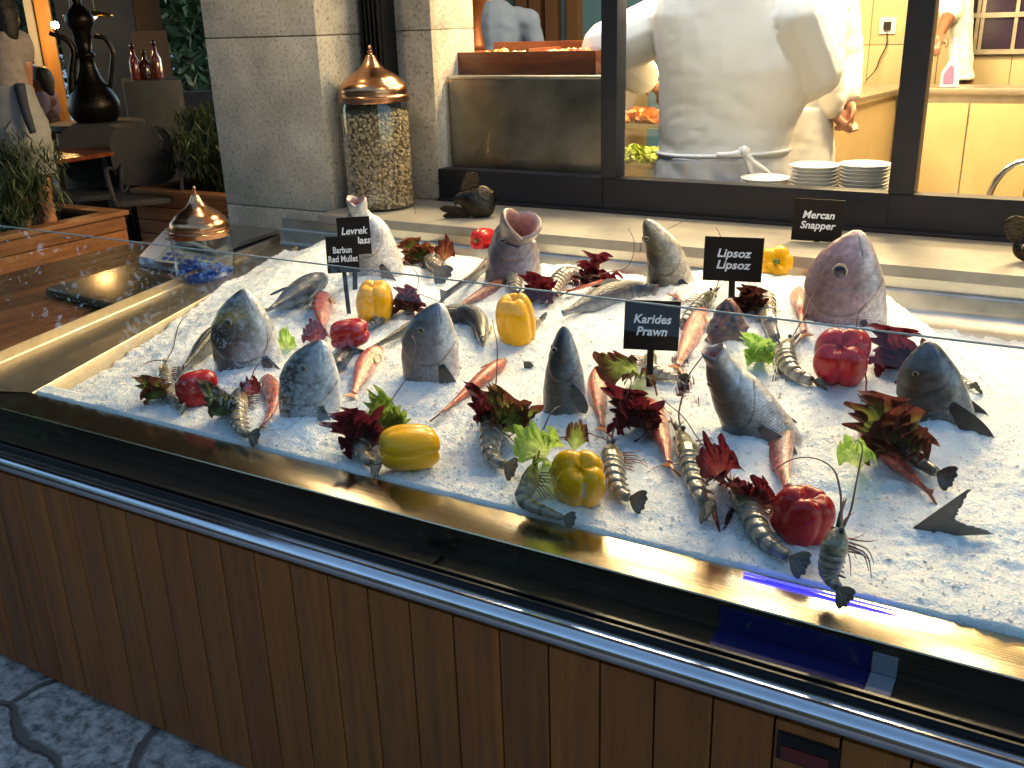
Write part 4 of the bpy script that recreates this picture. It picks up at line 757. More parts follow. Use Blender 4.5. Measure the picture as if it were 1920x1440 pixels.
# loose tail fins
def tailfin(label, px, tip, len_, sp, c0, c1, fk=.55, seed=1):
    B = atI(*px); hv = nrm([B[0], B[1], 0]); Tp = CC+ray(*tip)*(((B-CC)@hv)/(ray(*tip)@hv)); d = nrm(Tp-B); s = nrm(np.cross(d, hv)); L_ = len_*mpp(B)
    V, F, C = fan(B-d*.01, d, s, L_, -sp, sp, 15, fk, .0018, .0009, c0, c1, base=.14, seed=seed); o = obj('fish_tail', V, F, fin_m, None, col=C); tag(o, label, 'fish tail', 'tail fins poking out of the ice')
tailfin('grey forked tail fin poking out of bare ice at the right', (1728, 995), (1832, 962), 158, .30, (.05, .05, .045), (.17, .16, .14), .5)
tailfin('tiny dark fin tip poking out beside the small sea bass', (988, 690), (996, 672), 26, .5, (.05, .05, .05), (.14, .14, .14), .1, 3)
# prawns
sh = shrimp
sh('small prawn lying against the leftmost red pepper', [(312, 672), (309, 705), (322, 748), (350, 772)], 26, flip=-1)
sh('striped prawn curving down beside the curled orange mullet', [(459, 716), (446, 758), (452, 806), (488, 822)], 34, flip=-1)
sh('tan prawn curled around the lying yellow pepper', [(724, 762), (690, 796), (678, 848), (712, 880)], 40, flip=-1)
sh('prawn hanging head up between green lettuce and the ice', [(911, 752), (921, 800), (922, 856), (966, 880)], 42, flip=-1)
sh('prawn with raised blue grey head bent along the steel rim', [(1008, 857), (992, 905), (982, 938), (1030, 962), (1076, 976)], 30, flip=-1, rise=[.035, .02, .008, .004, .004])
sh('prawn with black tail curled right of the front yellow pepper', [(1146, 826), (1150, 876), (1164, 924), (1204, 940)], 42, flip=-1)
sh('large prawn lying head up left of the dark red lettuce pair', [(1266, 790), (1292, 848), (1306, 912), (1330, 965)], 48, flip=-1)
sh('longest grey prawn lying beside the shiny front red pepper', [(1369, 895), (1399, 944), (1434, 1012), (1508, 1060)], 50, flip=-1)
sh('upright prawn nearest the rim at the lower right', [(1580, 975), (1563, 1035), (1556, 1080), (1580, 1112)], 44, flip=-1, rise=[.09, .05, .012, 0])
sh('very dark prawn lying above the brick red mullet', [(1618, 745), (1666, 792), (1703, 844), (1742, 878), (1786, 899)], 46, flip=-1, tone=.62)
sh('dark prawn under the Lipsoz sign beside dark lettuce', [(1430, 536), (1438, 582), (1452, 632), (1470, 655)], 40, flip=1, tone=.7)
sh('prawn curled behind the big red pepper', [(1492, 628), (1472, 660), (1488, 698), (1545, 724)], 36, flip=1, tone=.85)
sh('small prawn lying flat behind the Karides sign', [(1222, 655), (1218, 686), (1242, 702), (1288, 710)], 26, flip=1)
sh('upright prawn with red brown lettuce at the back left', [(800, 440), (806, 468), (814, 500), (828, 515)], 42, flip=-1, rise=[.05, .03, .01, 0])
sh('tan prawn curving down beneath the dark lettuce at the back', [(1110, 520), (1070, 513), (1044, 530), (1036, 560)], 30, flip=-1)
sh('small prawn head peeping over the standing yellow pepper', [(960, 506), (964, 530), (968, 556)], 32, flip=-1, tone=.85, legs=False)
sh('dark thin prawn lying across the back yellow pepper', [(745, 574), (722, 590), (700, 606), (680, 618)], 25, flip=1, tone=.45, legs=False)
sh('prawn tail sticking out beyond the dark wet bream', [(1760, 690), (1798, 716), (1832, 727)], 26, flip=1, legs=False, ant=False)
sh('feathery prawn lying above the leaning coral mullet', [(1345, 540), (1318, 566), (1294, 588), (1276, 610)], 28, flip=1, tone=1.1)
sh('prawn tail tip sticking out right of the standing yellow pepper', [(965, 612), (995, 606), (1014, 598)], 24, flip=1, legs=False, ant=False, tone=.7)
# peppers
tow = lambda px: -nrm([*atI(*px)[:2], 0])
pepper('tall yellow pepper standing at the back left beside dark lettuce', (703, 568), 78, YEL, (.1, -.15, 1), 1.05, 4, seed=1)
pepper('largest upright yellow pepper standing in the middle of the ice', (966, 601), 86, YEL, (0, -.2, 1), 1.20, 4, seed=2, h=.95)
pepper('yellow pepper lying on its side near the steel rim', (767, 841), 98, YEL, -CR*.9+tow((767, 841))*.35+np.array([0, 0, .1]), 1.15, 4, seed=3)
pepper('yellow pepper with pale scar facing the front near the rim', (1085, 899), 116, YEL, tow((1085, 899))*.55+np.array([.1, 0, .75]), 1.0, 4, seed=4, scar=(1.1, .55, .8))
pepper('yellow pepper at the back showing its green stem', (1456, 492), 70, YEL, -tow((1456, 492))*.9+np.array([0, 0, -.25]), .9, 5, stem=True, seed=5, yy=2.74)
pepper('small red pepper with green stem at the back wall', (906, 447), 46, (.5, .012, .015), -tow((906, 447))*.8+CR*.5, 1.1, 4, stem=True, seed=6, yy=2.78)
pepper('red pepper lying on a dark fish beside the gilt breams', (655, 627), 62, RED, CR*.9+np.array([0, 0, .15]), 1.15, 4, seed=7, h=1.3)
pepper('leftmost red pepper reflecting sky near the left end', (368, 728), 74, RED, -CR*.8+tow((368, 728))*.5, 1.0, 3, seed=8)
pepper('big heart shaped red pepper in front of the rosy snapper', (1576, 669), 124, RED, tow((1576, 669))*.75+np.array([0, 0, .75]), .88, 4, seed=12, h=.85, cusp=.30)
pepper('glossy dark red pepper nearest the rim at the right', (1507, 966), 122, RED, np.array([.25, -.2, 1]), .88, 4, seed=10, h=.8)
# lettuce
le = lettuce
le('dark red lettuce left of the lying yellow pepper', (692, 838), (650, 752), 92, BURG, 1)
le('green tipped lettuce above the curled tan prawn', (712, 812), (744, 724), 72, ((.5, .6, .25), (.3, .40, .08), (.30, .42, .08)), 2)
le('dark lettuce behind the hanging prawn in the middle', (915, 800), (922, 714), 60, BURG, 3)
le('green lettuce with brown edge right of the hanging prawn', (945, 810), (968, 714), 72, MIXED, 4)
le('burgundy lettuce fan below the Karides sign', (1200, 803), (1187, 712), 98, BURG, 5)
le('pale green lettuce lying above the front yellow pepper', (1022, 862), (1040, 800), 88, GREEN, 6, lean=.6, leaves=2, toward=.1)
le('olive brown lettuce tip beside the pale green leaf', (1075, 848), (1090, 782), 48, MIXED, 7, leaves=1)
le('dark red lettuce between the two large prawns, upper one', (1352, 908), (1378, 815), 78, BURG, 8, lean=.5, leaves=2)
le('dark red lettuce beside the longest grey prawn, nearest the rim', (1352, 1012), (1352, 930), 66, BURG, 9, lean=.7, leaves=2)
le('burgundy lettuce tuft left of the glossy dark red pepper', (1432, 955), (1424, 892), 60, BURG, 10, leaves=2)
le('burgundy lettuce to the right of the heart shaped pepper', (1695, 690), (1678, 602), 112, BURG, 11)
le('large red and green lettuce behind the brick red mullet', (1692, 850), (1655, 722), 135, ((.4, .48, .16), (.20, .24, .06), (.13, .035, .03)), 12)
le('small bright green lettuce left of the brick red mullet', (1612, 882), (1600, 808), 66, GREEN, 13, leaves=1, lean=.5)
le('green lettuce with red edge left of the Karides stake', (1200, 705), (1152, 648), 66, MIXED, 14, lean=.6, leaves=2)
le('green lettuce between scorpion fish and prawn', (1428, 682), (1420, 618), 58, GREEN, 15)
le('dark lettuce behind the scorpion fish', (1412, 585), (1402, 532), 72, ((.25, .18, .08), (.09, .05, .025), (.06, .015, .015)), 16)
le('brown green lettuce at the back left left of the upright prawn', (795, 492), (768, 440), 68, MIXED, 17)
le('rusty lettuce right of the upright back prawn', (832, 492), (836, 440), 42, ((.3, .17, .09), (.17, .05, .03), (.10, .02, .02)), 18, leaves=1)
le('burgundy lettuce in front of the purple grouper', (1012, 565), (1006, 506), 66, BURG, 19)
le('burgundy lettuce lying at the back right of the arched dark fish', (1118, 524), (1120, 484), 92, BURG, 20, lean=.5)
le('rusty dark lettuce right of the back yellow pepper', (765, 585), (768, 530), 62, ((.4, .3, .15), (.2, .06, .05), (.12, .025, .03)), 21)
le('green lettuce left of the small left prawn', (296, 748), (276, 698), 54, MIXED, 22)
le('bluish lettuce right of the leftmost red pepper', (418, 782), (412, 706), 52, ((.4, .5, .25), (.22, .32, .14), (.10, .10, .08)), 23)
le('dark lettuce scrap above the curled orange mullet', (470, 748), (470, 704), 38, BURG, 24, leaves=1)
le('green lettuce scrap right of the gilt head bream', (536, 668), (535, 612), 40, GREEN, 25, leaves=1)
le('burgundy lettuce scrap above the red pepper among breams', (592, 652), (588, 600), 46, BURG, 26, leaves=1)
# name signs
sign('black sign reading Levrek Sea Bass, half hidden at the back left', 633, 407, 695, 478, (664, 548), 'Levrek\nSea Bass', .25, sx=.92, spx=9)
sign('black sign reading Barbun Red Mullet in front of another sign', 612, 443, 673, 512, (655, 590), 'Barbun\nRed Mullet', .23, shear=0, sx=.74, spx=8, tilt=-.02)
sign('black sign reading Lipsoz Lipsoz over the scorpion fish', 1319, 445, 1430, 528, (1372, 560), 'Lipsoz\nLipsoz', .25, sx=1.08, spx=12, tilt=-.02)
sign('black sign reading Mercan Snapper, furthest right', 1486, 374, 1581, 453, (1533, 530), 'Mercan\nSnapper', .235, sx=.98, spx=10, tilt=-.03)
sign('black sign reading Karides Prawn, nearest the glass edge', 1170, 564, 1274, 657, (1217, 725), 'Karides\nPrawn', .235, sx=.95, spx=12, tilt=-.03)
build_ice()
# ---------------------------------------------------------------- sill: copper lidded jar, bronze fish; deck: scales and small jar
copper = M('copper', (.42, .20, .10), .22, 1, c2=(.62, .33, .18), vs=7, rvar=.08, bump=.05, bs=30)
def copper_jar(label, c, r, zb, zl, zt, fill):
    t = thing('glass_jar', (c[0], c[1], zb), label, 'jar'); h = zt-zl; k = r/.137
    V, F = lathe([(0, .004), (r*.94, .004), (r*.985, .012), (r, .03), (r, zl-zb-.02), (r*.96, zl-zb), (r*.95, zl-zb+.01)], (c[0], c[1], zb), 48); obj('glass', V, F, jar_glass, t)
    pr = [(1.03, 0), (1.04, .02), (1.03, .07), (1.04, .10), (1.0, .115), (.985, .13), (1.0, .17), (.99, .24), (.93, .31), (.86, .35), (.84, .36), (.80, .39), (.74, .43), (.72, .44), (.66, .47), (.56, .51), (.40, .57), (.28, .64), (.20, .72), (.135, .80), (.12, .82), (.06, .83), (.05, .85), (.085, .872), (.085, .885), (.045, .90), (.04, .93), (.055, .95), (.04, .97), (0, 1.0)]
    V, F = lathe([(a*r, b*h) for a, b in pr], (c[0], c[1], zl), 56); sharp(obj('lid', V, F, copper, t), 50)
    fill(t, c, r, zb, zl); return t
def fill_pop(t, c, r, zb, zl):
    bm = bmesh.new(); rn = random.Random(5); top = zl-zb-.055; ico = bmesh.new(); bmesh.ops.create_icosphere(ico, subdivisions=1, radius=1); iv = [v.co.copy() for v in ico.verts]; fi = [[v.index for v in f.verts] for f in ico.faces]; ico.free(); b = MB()
    def lump(x, y, z, s):
        q = [rn.uniform(.65, 1.25) for _ in iv]; col = lerp((.34, .24, .13), (.62, .50, .33), rn.random()); b.add([(x+v.x*s*a, y+v.y*s*a, z+v.z*s*a) for v, a in zip(iv, q)], fi, col)
    for i in range(2600):
        a = rn.uniform(0, 6.283); z = rn.uniform(.012, top); s = rn.uniform(.0045, .0085); lump(c[0]+math.cos(a)*(r-.010-rn.random()*.006), c[1]+math.sin(a)*(r-.010-rn.random()*.006), zb+z, s)
    for i in range(500):
        a = rn.uniform(0, 6.283); q = math.sqrt(rn.random())*(r-.012); lump(c[0]+math.cos(a)*q, c[1]+math.sin(a)*q, zb+top+.035*(1-q/r)+rn.uniform(0, .008), rn.uniform(.005, .009))
    V, F = lathe([(0, .006), (r-.016, .006), (r-.016, top), (0, top+.03)], (c[0], c[1], zb), 24); b.add(V, F, (.2, .13, .07)); o = b.build('popcorn', M('popcorn', (.5, .4, .25), .75, var=.3, vs=150, vcol=True), t, smooth=False, col=True); o['kind'] = 'stuff'
P0 = atZ(716, 387, .83)
copper_jar('tall glass jar of popcorn with copper domed lid on the sill', P0, .134, .8305, 1.233, 1.44, fill_pop)
def fill_blue(t, c, r, zb, zl):
    b = MB(); rn = random.Random(8)
    for i in range(330):
        a = rn.uniform(0, 6.283); q = math.sqrt(rn.random())*(r-.012); z = rn.uniform(.008, .07+.02*math.cos(a*2)); V, F = lathe([(0, -.008), (.006, -.005), (.0085, 0), (.006, .005), (0, .008)], (c[0]+math.cos(a)*q, c[1]+math.sin(a)*q, zb+z), 7); b.add(V, F, lerp((.01, .09, .55), (.02, .2, .8), rn.random()))
    V, F = lathe([(0, .006), (r-.014, .006), (r-.014, .06), (0, .06)], (c[0], c[1], zb), 20); b.add(V, F, (.008, .05, .35)); o = b.build('candy', M('blue_candy', (.01, .1, .6), .3, vcol=True, coat=.5), t, smooth=True, col=True); o['kind'] = 'stuff'
P1 = atZ(390, 537, .652); hp = nrm([P1[0], P1[1], 0]); zz = lambda py, P: (CC+ray(388, py)*(((P-CC)@nrm([P[0], P[1], 0]))/(ray(388, py)@nrm([P[0], P[1], 0]))))[2]
copper_jar('small glass jar of blue candy with copper domed lid before the scale', P1, 54*mpp(P1), .6495, zz(440, P1), zz(346, P1), fill_blue)
bronze = M('bronze', (.025, .021, .017), .24, .9, c2=(.07, .06, .045), vs=16, bump=.5, bs=70, rvar=.08)
def vpl(B): hv = nrm([B[0], B[1], 0]); return lambda px, py, off=0: CC+ray(px, py)*(((B-CC)@hv+off)/(ray(px, py)@hv))
def bronze_fish(label, base, sp, wpx, tail, fins, dors=(0, 0, 1), back=None):
    B = atZ(*base, .83); f = vpl(B); P = [f(*p) for p in sp]; D = wpx*mpp(B); t = thing('fish_figurine', B, label, 'figurine', 'bronze fish figurines on the sill'); L_ = np.linalg.norm(np.diff(np.array(P), axis=0), axis=1).sum()
    V, F, C, UV, SC, info = loft(P, np.array(dors, float), D, 'bream', lambda e, q, dd: ((1, 1, 1), 0), 0, .75, 60, 28, dmax=L_); obj('body', V, F, bronze, t)
    for nm_, r, tip, ln, sp_ in [('tail_fin', *tail)]+[('pectoral_fin', *x) for x in fins]:
        r0 = f(*r); V, F, C = blade(r0, f(*tip[:2])-r0, np.cross(nrm(f(*tip[:2])-r0), nrm([B[0], B[1], 0])), ln*mpp(B), ln*mpp(B)*sp_*1.7, (1, 1, 1), (1, 1, 1), 6, .006, .0016); obj(nm_, V, F, bronze, t)
    for s in (-1, 1): eye(t, P[0]*.72+P[1]*.28+np.array([0, 0, .25*D])+CR*.16*D*s-np.array([0, 0, 0]), -nrm([B[0], B[1], 0])*.6+CR*s*.5, .05*D)
    return t
bronze_fish('small dark bronze fish figurine with raised tail left of centre', (885, 408), [(924, 400), (906, 388), (882, 377), (862, 374), (850, 380)], 62, ((868, 362), (892, 326), 44, .40), [((880, 396), (828, 391), 56, .15), ((886, 404), (834, 405), 56, .13)], dors=(-.3, 0, 1))
bronze_fish('dark blue black fish figurine cut off at the right edge', (1935, 492), [(1990, 470), (1960, 474), (1935, 474), (1912, 470), (1902, 448)], 48, ((1903, 452), (1906, 405), 48, .5), [], dors=(0, 0, 1))
# scales on the deck
white_pl = M('white_plastic', (.62, .62, .66), .35); t = thing('kitchen_scale', atZ(400, 480, .648), 'white digital scale with steel plate and keypad on the deck', 'scale')
def poly(pts, z): return [atZ(*p, z)[:2] for p in pts]
def ccw(P): P = [np.array(p) for p in P]; a = sum(P[i][0]*P[(i+1) % len(P)][1]-P[(i+1) % len(P)][0]*P[i][1] for i in range(len(P))); return P if a > 0 else P[::-1]
b = MB(); b.prism(ccw(poly([(262, 495), (420, 520), (547, 452), (430, 420), (312, 440)], .66)), .6495, .690, bev=.006); b.build('body', white_pl, t, auto=40)
pq = ccw(poly([(307, 432), (405, 470), (549, 422), (430, 404)], .728)); b = MB(); b.prism(pq, .714, .731, bev=.003); pl = b.build('plate', steel_d, t, auto=40)
b = MB(); b.prism(ccw(poly([(335, 440), (400, 462), (500, 428), (430, 414)], .71)), .6905, .7135); b.build('plate_support', black_pl, t)
def inq(u, v, Q, z): Q = [np.array(atZ(*q, z)) for q in Q]; return (Q[0]*(1-u)+Q[1]*u)*(1-v)+(Q[3]*(1-u)+Q[2]*u)*v
PQ = [(272, 493), (412, 509), (436, 470), (316, 451)]
b = MB(); b.prism(ccw([inq(u, v, PQ, .692)[:2] for u, v in ((.08, .1), (.95, .1), (.95, .92), (.08, .92))]), .6905, .6935, bev=.001); pn = b.build('panel', M('panel_grey', (.40, .42, .40), .35), t)
b = MB()
for i in range(7):
    for j in range(2):
        if (i, j) in ((3, 1),): continue
        b.prism(ccw([inq(.16+.1*i+du, .2+.2*j+dv, PQ, .694)[:2] for du, dv in ((0, 0), (.07, 0), (.07, .12), (0, .12))]), .694, .6955)
b.build('key', M('blue_key', (.02, .06, .35), .4), pn)
b = MB(); b.prism(ccw([inq(u, v, PQ, .694)[:2] for u, v in ((.15, .66), (.6, .66), (.6, .86), (.15, .86))]), .694, .6952); b.build('display', M('lcd', (.12, .15, .11), .15), pn)
p = atZ(540, 456, .66); b = MB(); b.lathe([(0, .02), (.018, .02), (.02, .016), (.02, 0), (0, 0)], (p[0], p[1]-.0, .664), 20, (.6, -.6, .2)); b.build('knob', black_pl, t, smooth=True)
t = thing('platform_scale', atZ(210, 540, .648), 'flat dark platform scale with shiny steel top at the left', 'scale')
b = MB(); TQ = [(84, 541), (240, 579), (348, 531), (247, 494)]; b.prism(ccw(poly(TQ, .68)), .655, .678, bev=.004); b.build('base', steel_dark, t, auto=40)
c0 = np.mean([atZ(*q, .68)[:2] for q in TQ], 0); b = MB(); b.prism(ccw([c0+(atZ(*q, .68)[:2]-c0)*.96 for q in TQ]), .6785, .6835, bev=.002); b.build('plate', M('scale_top', (.62, .60, .56), .25, 1, var=.1, vs=10, rvar=.06), t, auto=40)
b = MB()
for q in TQ: p = c0+(atZ(*q, .68)[:2]-c0)*.85; V, F = lathe([(0, 0), (.012, 0), (.012, .007), (0, .007)], (p[0], p[1], .6483), 10); obj('foot', V, F, black_pl, t)
# ---------------------------------------------------------------- people
def capsule_bm(bm, p0, p1, r0, r1):
    vs = []
    for p, r in ((p0, r0), (p1, r1)):
        for i in range(7):
            a = -math.pi/2+math.pi*i/6
            for k in range(10 if 0 < i < 6 else 1): q = 2*math.pi*k/10; vs.append(bm.verts.new((p[0]+r*math.cos(a)*math.cos(q), p[1]+r*math.cos(a)*math.sin(q), p[2]+r*math.sin(a))))
    bmesh.ops.convex_hull(bm, input=vs); 
def blob(name, caps, mat, parent, voxel=.012, smooth=4, wr=0, wf=9., rings=(), ell=(), col=None):
    """one continuous surface from tapered limbs (caps), stacked elliptic rings and ellipsoids"""
    tot = MB()
    for c in caps:
        bm = bmesh.new(); capsule_bm(bm, *c); bmesh.ops.delete(bm, geom=[v for v in bm.verts if not v.link_faces], context='VERTS'); tot.bm(bm)
    for rg in rings:                                   # [(centre, half x vector, half y vector)]
        V = []; n = 24
        for c, a, b_ in rg: V += [np.array(c)+np.array(a)*math.cos(2*math.pi*k/n)+np.array(b_)*math.sin(2*math.pi*k/n) for k in range(n)]
        m = len(rg); F = [[i*n+k, i*n+(k+1) % n, (i+1)*n+(k+1) % n, (i+1)*n+k] for i in range(m-1) for k in range(n)]+[list(range(n))[::-1], [(m-1)*n+k for k in range(n)]]; tot.add(V, F)
    for c, r in ell:
        V, F = lathe([(math.cos(a), math.sin(a)) for a in np.linspace(-math.pi/2, math.pi/2, 11)], (0, 0, 0), 16); tot.add([np.array(c)+np.array(v)*np.array(r) for v in V], F)
    me = bpy.data.meshes.new('tmp'); me.from_pydata(tot.V, [], tot.F); bm = bmesh.new(); bm.from_mesh(me); bmesh.ops.recalc_face_normals(bm, faces=bm.faces[:]); bm.to_mesh(me); bm.free()
    o = bpy.data.objects.new('tmp', me); COL.objects.link(o); m1 = o.modifiers.new('r', 'REMESH'); m1.mode = 'VOXEL'; m1.voxel_size = voxel; m2 = o.modifiers.new('s', 'SMOOTH'); m2.iterations = smooth; m2.factor = .5
    dg = bpy.context.evaluated_depsgraph_get(); ev = bpy.data.meshes.new_from_object(o.evaluated_get(dg)); V = np.empty(len(ev.vertices)*3); ev.vertices.foreach_get('co', V); V = V.reshape(-1, 3); Nn = np.empty(len(ev.vertices)*3); ev.vertices.foreach_get('normal', Nn); Nn = Nn.reshape(-1, 3)
    F = [list(p.vertices) for p in ev.polygons]; bpy.data.objects.remove(o); bpy.data.meshes.remove(ev); bpy.data.meshes.remove(me)
    if wr:
        x, y, z = V.T; n1 = vnoise(x*wf+z*wf*.9, z*wf*1.3-y*wf*.5, 3); n2 = vnoise(x*wf*2.1-z*wf*1.2+5, z*wf*2.6+y*wf, 8); w = (np.abs(n1)*2-.5)+.6*(np.abs(n2)*2-.5); V = V+Nn*(w*wr*(.6+1.1*ss(1.28, 1.02, z) if name == 'jacket' else w*wr))[:, None] if name == 'jacket' else V+Nn*(w*wr)[:, None]
    return obj(name, V, F, mat, parent, col=None if col is None else col(V))
skin_a = M('skin', (.42, .20, .12), .45, var=.12, vs=14, sss=.15); skin_d = M('skin_dark', (.20, .09, .055), .45, var=.12, vs=14)
cloth_w = M('white_cloth', (.86, .85, .81), .85, var=.03, vs=6, bump=.12, bs=420, sheen=.2, bdist=.002); hair_m = M('hair', (.012, .009, .007), .45, bump=.6, bs=120)
trous = M('dark_trousers', (.02, .02, .025), .8)
def hand(p, d, pn, s=1., curl=.5, th=1):
    """capsules of a right or left hand: wrist p, direction d, palm normal pn"""
    d = nrm(d); pn = nrm(pn-d*(np.dot(pn, d))); a = np.cross(d, pn)*th; C = [(p, p+d*.045*s, .024*s, .028*s)]; k = p+d*.085*s
    C += [(p+d*.03*s+a*.012*s, k+a*.022*s, .022*s, .016*s), (p+d*.03*s-a*.012*s, k-a*.022*s, .022*s, .015*s)]
    for i, (o, l) in enumerate(((.030, .072), (.010, .080), (-.010, .074), (-.029, .058))):
        q0 = k+a*o*s; q1 = q0+nrm(d+pn*curl*.5+a*o*4)*l*.5*s; q2 = q1+nrm(d*(1-curl)+pn*curl*1.4)*l*.5*s; C += [(q0, q1, .0105*s, .0095*s), (q1, q2, .0095*s, .0078*s)]
    q0 = p+d*.03*s+a*.026*s; q1 = q0+nrm(d*.7+a*.75+pn*.3)*.042*s; q2 = q1+nrm(d+pn*.4+a*.1)*.036*s; C += [(q0, q1, .0135*s, .0115*s), (q1, q2, .0115*s, .009*s)]; return C
def head_caps(c, f, s=1.):
    """head centre c (between the ears), facing direction f"""
    f = nrm(f); r = nrm(np.cross(f, [0, 0, 1])); u = np.array([0, 0, 1.]); C = [(c+u*.03*s-f*.025*s, c+u*.03*s+f*.02*s, .088*s, .084*s), (c-u*.03*s+f*.03*s, c-u*.075*s+f*.055*s, .062*s, .036*s), (c-u*.06*s-f*.015*s, c-u*.20*s-f*.03*s, .055*s, .060*s)]
    C += [(c+u*.02*s+f*.095*s, c-u*.022*s+f*.118*s, .010*s, .015*s)]+[(c+r*sg*.085*s+u*.02*s-f*.012*s, c+r*sg*.088*s-u*.025*s-f*.004*s, .013*s, .010*s) for sg in (-1, 1)]+[(c-u*.052*s+f*.088*s-r*.018*s, c-u*.052*s+f*.088*s+r*.018*s, .010*s, .010*s)]
    return C
def face(t, c, f, s=1.):
    f = nrm(f); r = nrm(np.cross(f, [0, 0, 1])); u = np.array([0, 0, 1.])
    for sg in (-1, 1): eye(t, c+r*sg*.032*s+u*.018*s+f*.092*s, f, .012*s, ring=(.08, .04, .02), white=(.7, .68, .65))
def hair(t, c, f, s=1., back=1.): 
    f = nrm(f); u = np.array([0, 0, 1.]); blob('hair', [(c+u*.055*s-f*.03*s, c+u*.06*s+f*.025*s, .088*s, .080*s), (c+u*.03*s-f*.06*s, c-u*.05*s*back-f*.075*s, .072*s, .05*s)], hair_m, t, .012, 3, .004, 40)
def torso(rows, y, hvv, dep, mp=None):
    """rows of (pixel y, centre x, half width px): rings in the vertical plane at distance-plane y"""
    out = []
    for py, cx, hw in rows:
        c = atY(cx, py, y) if mp is None else mp(cx, py); k = mpp(c); out.append((c, CRH*hw*k, hvv*dep*min(1., hw*k/.16+.25)))
    return out
CRH = nrm([CR[0], CR[1], 0])
Y1 = 3.78; HV = nrm([-1.4, 3.7, 0])
pz = lambda px, py, dy=0: atY(px, py, Y1+dy)
t = thing('person', (*atY(1390, 300, Y1)[:2], 0), 'cook in white coat seen from behind, left elbow raised, apron tied at the back', 'person', 'people'); base = root_loc(t)
hd = np.array([atY(1395, -120, Y1)[0], Y1+.06, 1.79]); fwd = np.array([-.5, .85, -.1])
sh_l, el_l, wr_l = pz(1285, 30, -.02), pz(1138, 92, -.14), pz(1212, 150, .06); sh_r, el_r, wr_r = pz(1490, 30), pz(1535, 135, .10), pz(1470, 190, .36)
hipc = pz(1352, 400); kx = CRH*.10
legs_ = [(hipc+kx*s_, np.array([hipc[0], hipc[1]+.02, .48])+kx*s_, .10, .065) for s_ in (-1, 1)]+[(np.array([hipc[0], hipc[1]+.02, .48])+kx*s_, np.array([hipc[0], hipc[1], .10])+kx*s_, .065, .045) for s_ in (-1, 1)]+[(np.array([hipc[0], hipc[1], .045])+kx*s_, np.array([hipc[0], hipc[1]+.15, .04])+kx*s_, .042, .035) for s_ in (-1, 1)]
blob('body', head_caps(hd, fwd)+[(pz(1390, 60), pz(1355, 380), .10, .09), (pz(1310, 30), pz(1470, 30), .08, .08), (sh_l, el_l, .055, .045), (el_l, wr_l, .045, .028), (sh_r, el_r, .055, .045), (el_r, wr_r, .045, .028)]+legs_+hand(wr_l, wr_l-el_l, np.array([0, .2, -1.]))+hand(wr_r, wr_r-el_r, np.array([0, .2, -1.])), skin_a, t, .009, 2)
face(t, hd, fwd); hair(t, hd, fwd)
TR = [(-62, 1394, 62), (-40, 1392, 105), (-12, 1388, 150), (25, 1388, 162), (70, 1392, 160), (130, 1392, 152), (190, 1376, 136), (240, 1364, 124), (278, 1358, 119), (300, 1356, 121), (350, 1354, 126), (410, 1352, 128)]
blob('jacket', [(sh_l, el_l, .120, .104), (el_l, wr_l-(wr_l-el_l)*.16, .100, .078), (sh_r, el_r, .112, .092), (el_r, wr_r-(wr_r-el_r)*.2, .090, .064)], cloth_w, t, .009, 5, .0032, 8., rings=[torso([(a_, b_, c_*1.04) for a_, b_, c_ in TR], Y1, HV, .165)])
apr = M('apron_cloth', (.78, .79, .80), .85, bump=.12, bs=420, bdist=.002)
AR = [(287, 1357, 124), (297, 1356, 127), (330, 1355, 131), (380, 1353, 137), (470, 1350, 142), (600, 1348, 146), (760, 1346, 150)]
ap = blob('apron', [], apr, t, .011, 4, .006, 9., rings=[torso(AR, Y1, HV, .178)])
b = MB(); rg = torso([(282, 1357, 125)], Y1, HV, .178)[0]; P = [rg[0]+rg[1]*math.cos(a)+rg[2]*math.sin(a) for a in np.linspace(0, 2*math.pi, 40)]
b.tube(P, .008, 6); kn = pz(1395, 283, -.20); b.tube(crom([kn, kn+CRH*.03+np.array([0, -.01, -.03]), kn+CRH*.10+np.array([0, 0, -.09]), kn+CRH*.13+np.array([0, .02, -.16])], 14), [.011]*3+[.009]*11, 6); b.tube(crom([kn, kn-CRH*.04+np.array([0, -.01, -.01]), kn-CRH*.10+np.array([0, 0, -.012])], 8), .010, 6); b.tube(crom([kn, kn+CRH*.02+np.array([0, 0, -.05]), kn+CRH*.05+np.array([0, 0, -.16])], 8), .012, 6); V, F = lathe([(0, -.02), (.02, -.01), (.022, .01), (0, .02)], kn, 10); b.add(V, F); b.build('apron_tie', apr, ap, smooth=True)
# second cook: hands clasped, half hidden
Y2 = 4.4; p2 = lambda px, py, dy=0: atY(px, py, Y2+dy)
t = thing('person', (*p2(1520, 300)[:2], 0), 'second cook in cream white coat, hands clasped, half hidden by the first', 'person', 'people')
hd = np.array([*p2(1530, -150)[:2], 1.78]); fwd = np.array([-.8, .6, 0])
a1, a2, a3 = p2(1545, 25, -.05), p2(1552, 118, -.08), p2(1562, 202, -.06); c1, c2_, c3 = p2(1578, 20, .12), p2(1592, 110, .10), p2(1592, 182, .02)
hips = p2(1512, 330); legs_ = []
for s_ in (-1, 1): k0 = hips+CRH*.05*s_; legs_ += [(k0, np.array([k0[0], k0[1], .45]), .06, .05), (np.array([k0[0], k0[1], .45]), np.array([k0[0], k0[1], .09]), .06, .045), (np.array([k0[0], k0[1], .045]), np.array([k0[0]-.12, k0[1]+.06, .04]), .042, .035)]
hA = hand(a3, p2(1578, 232)-a3, np.array([.5, .3, 0]), 1.05, .7); hB = hand(c3, p2(1590, 240)-c3, np.array([-.6, -.6, 0]), 1.05, .8, -1)
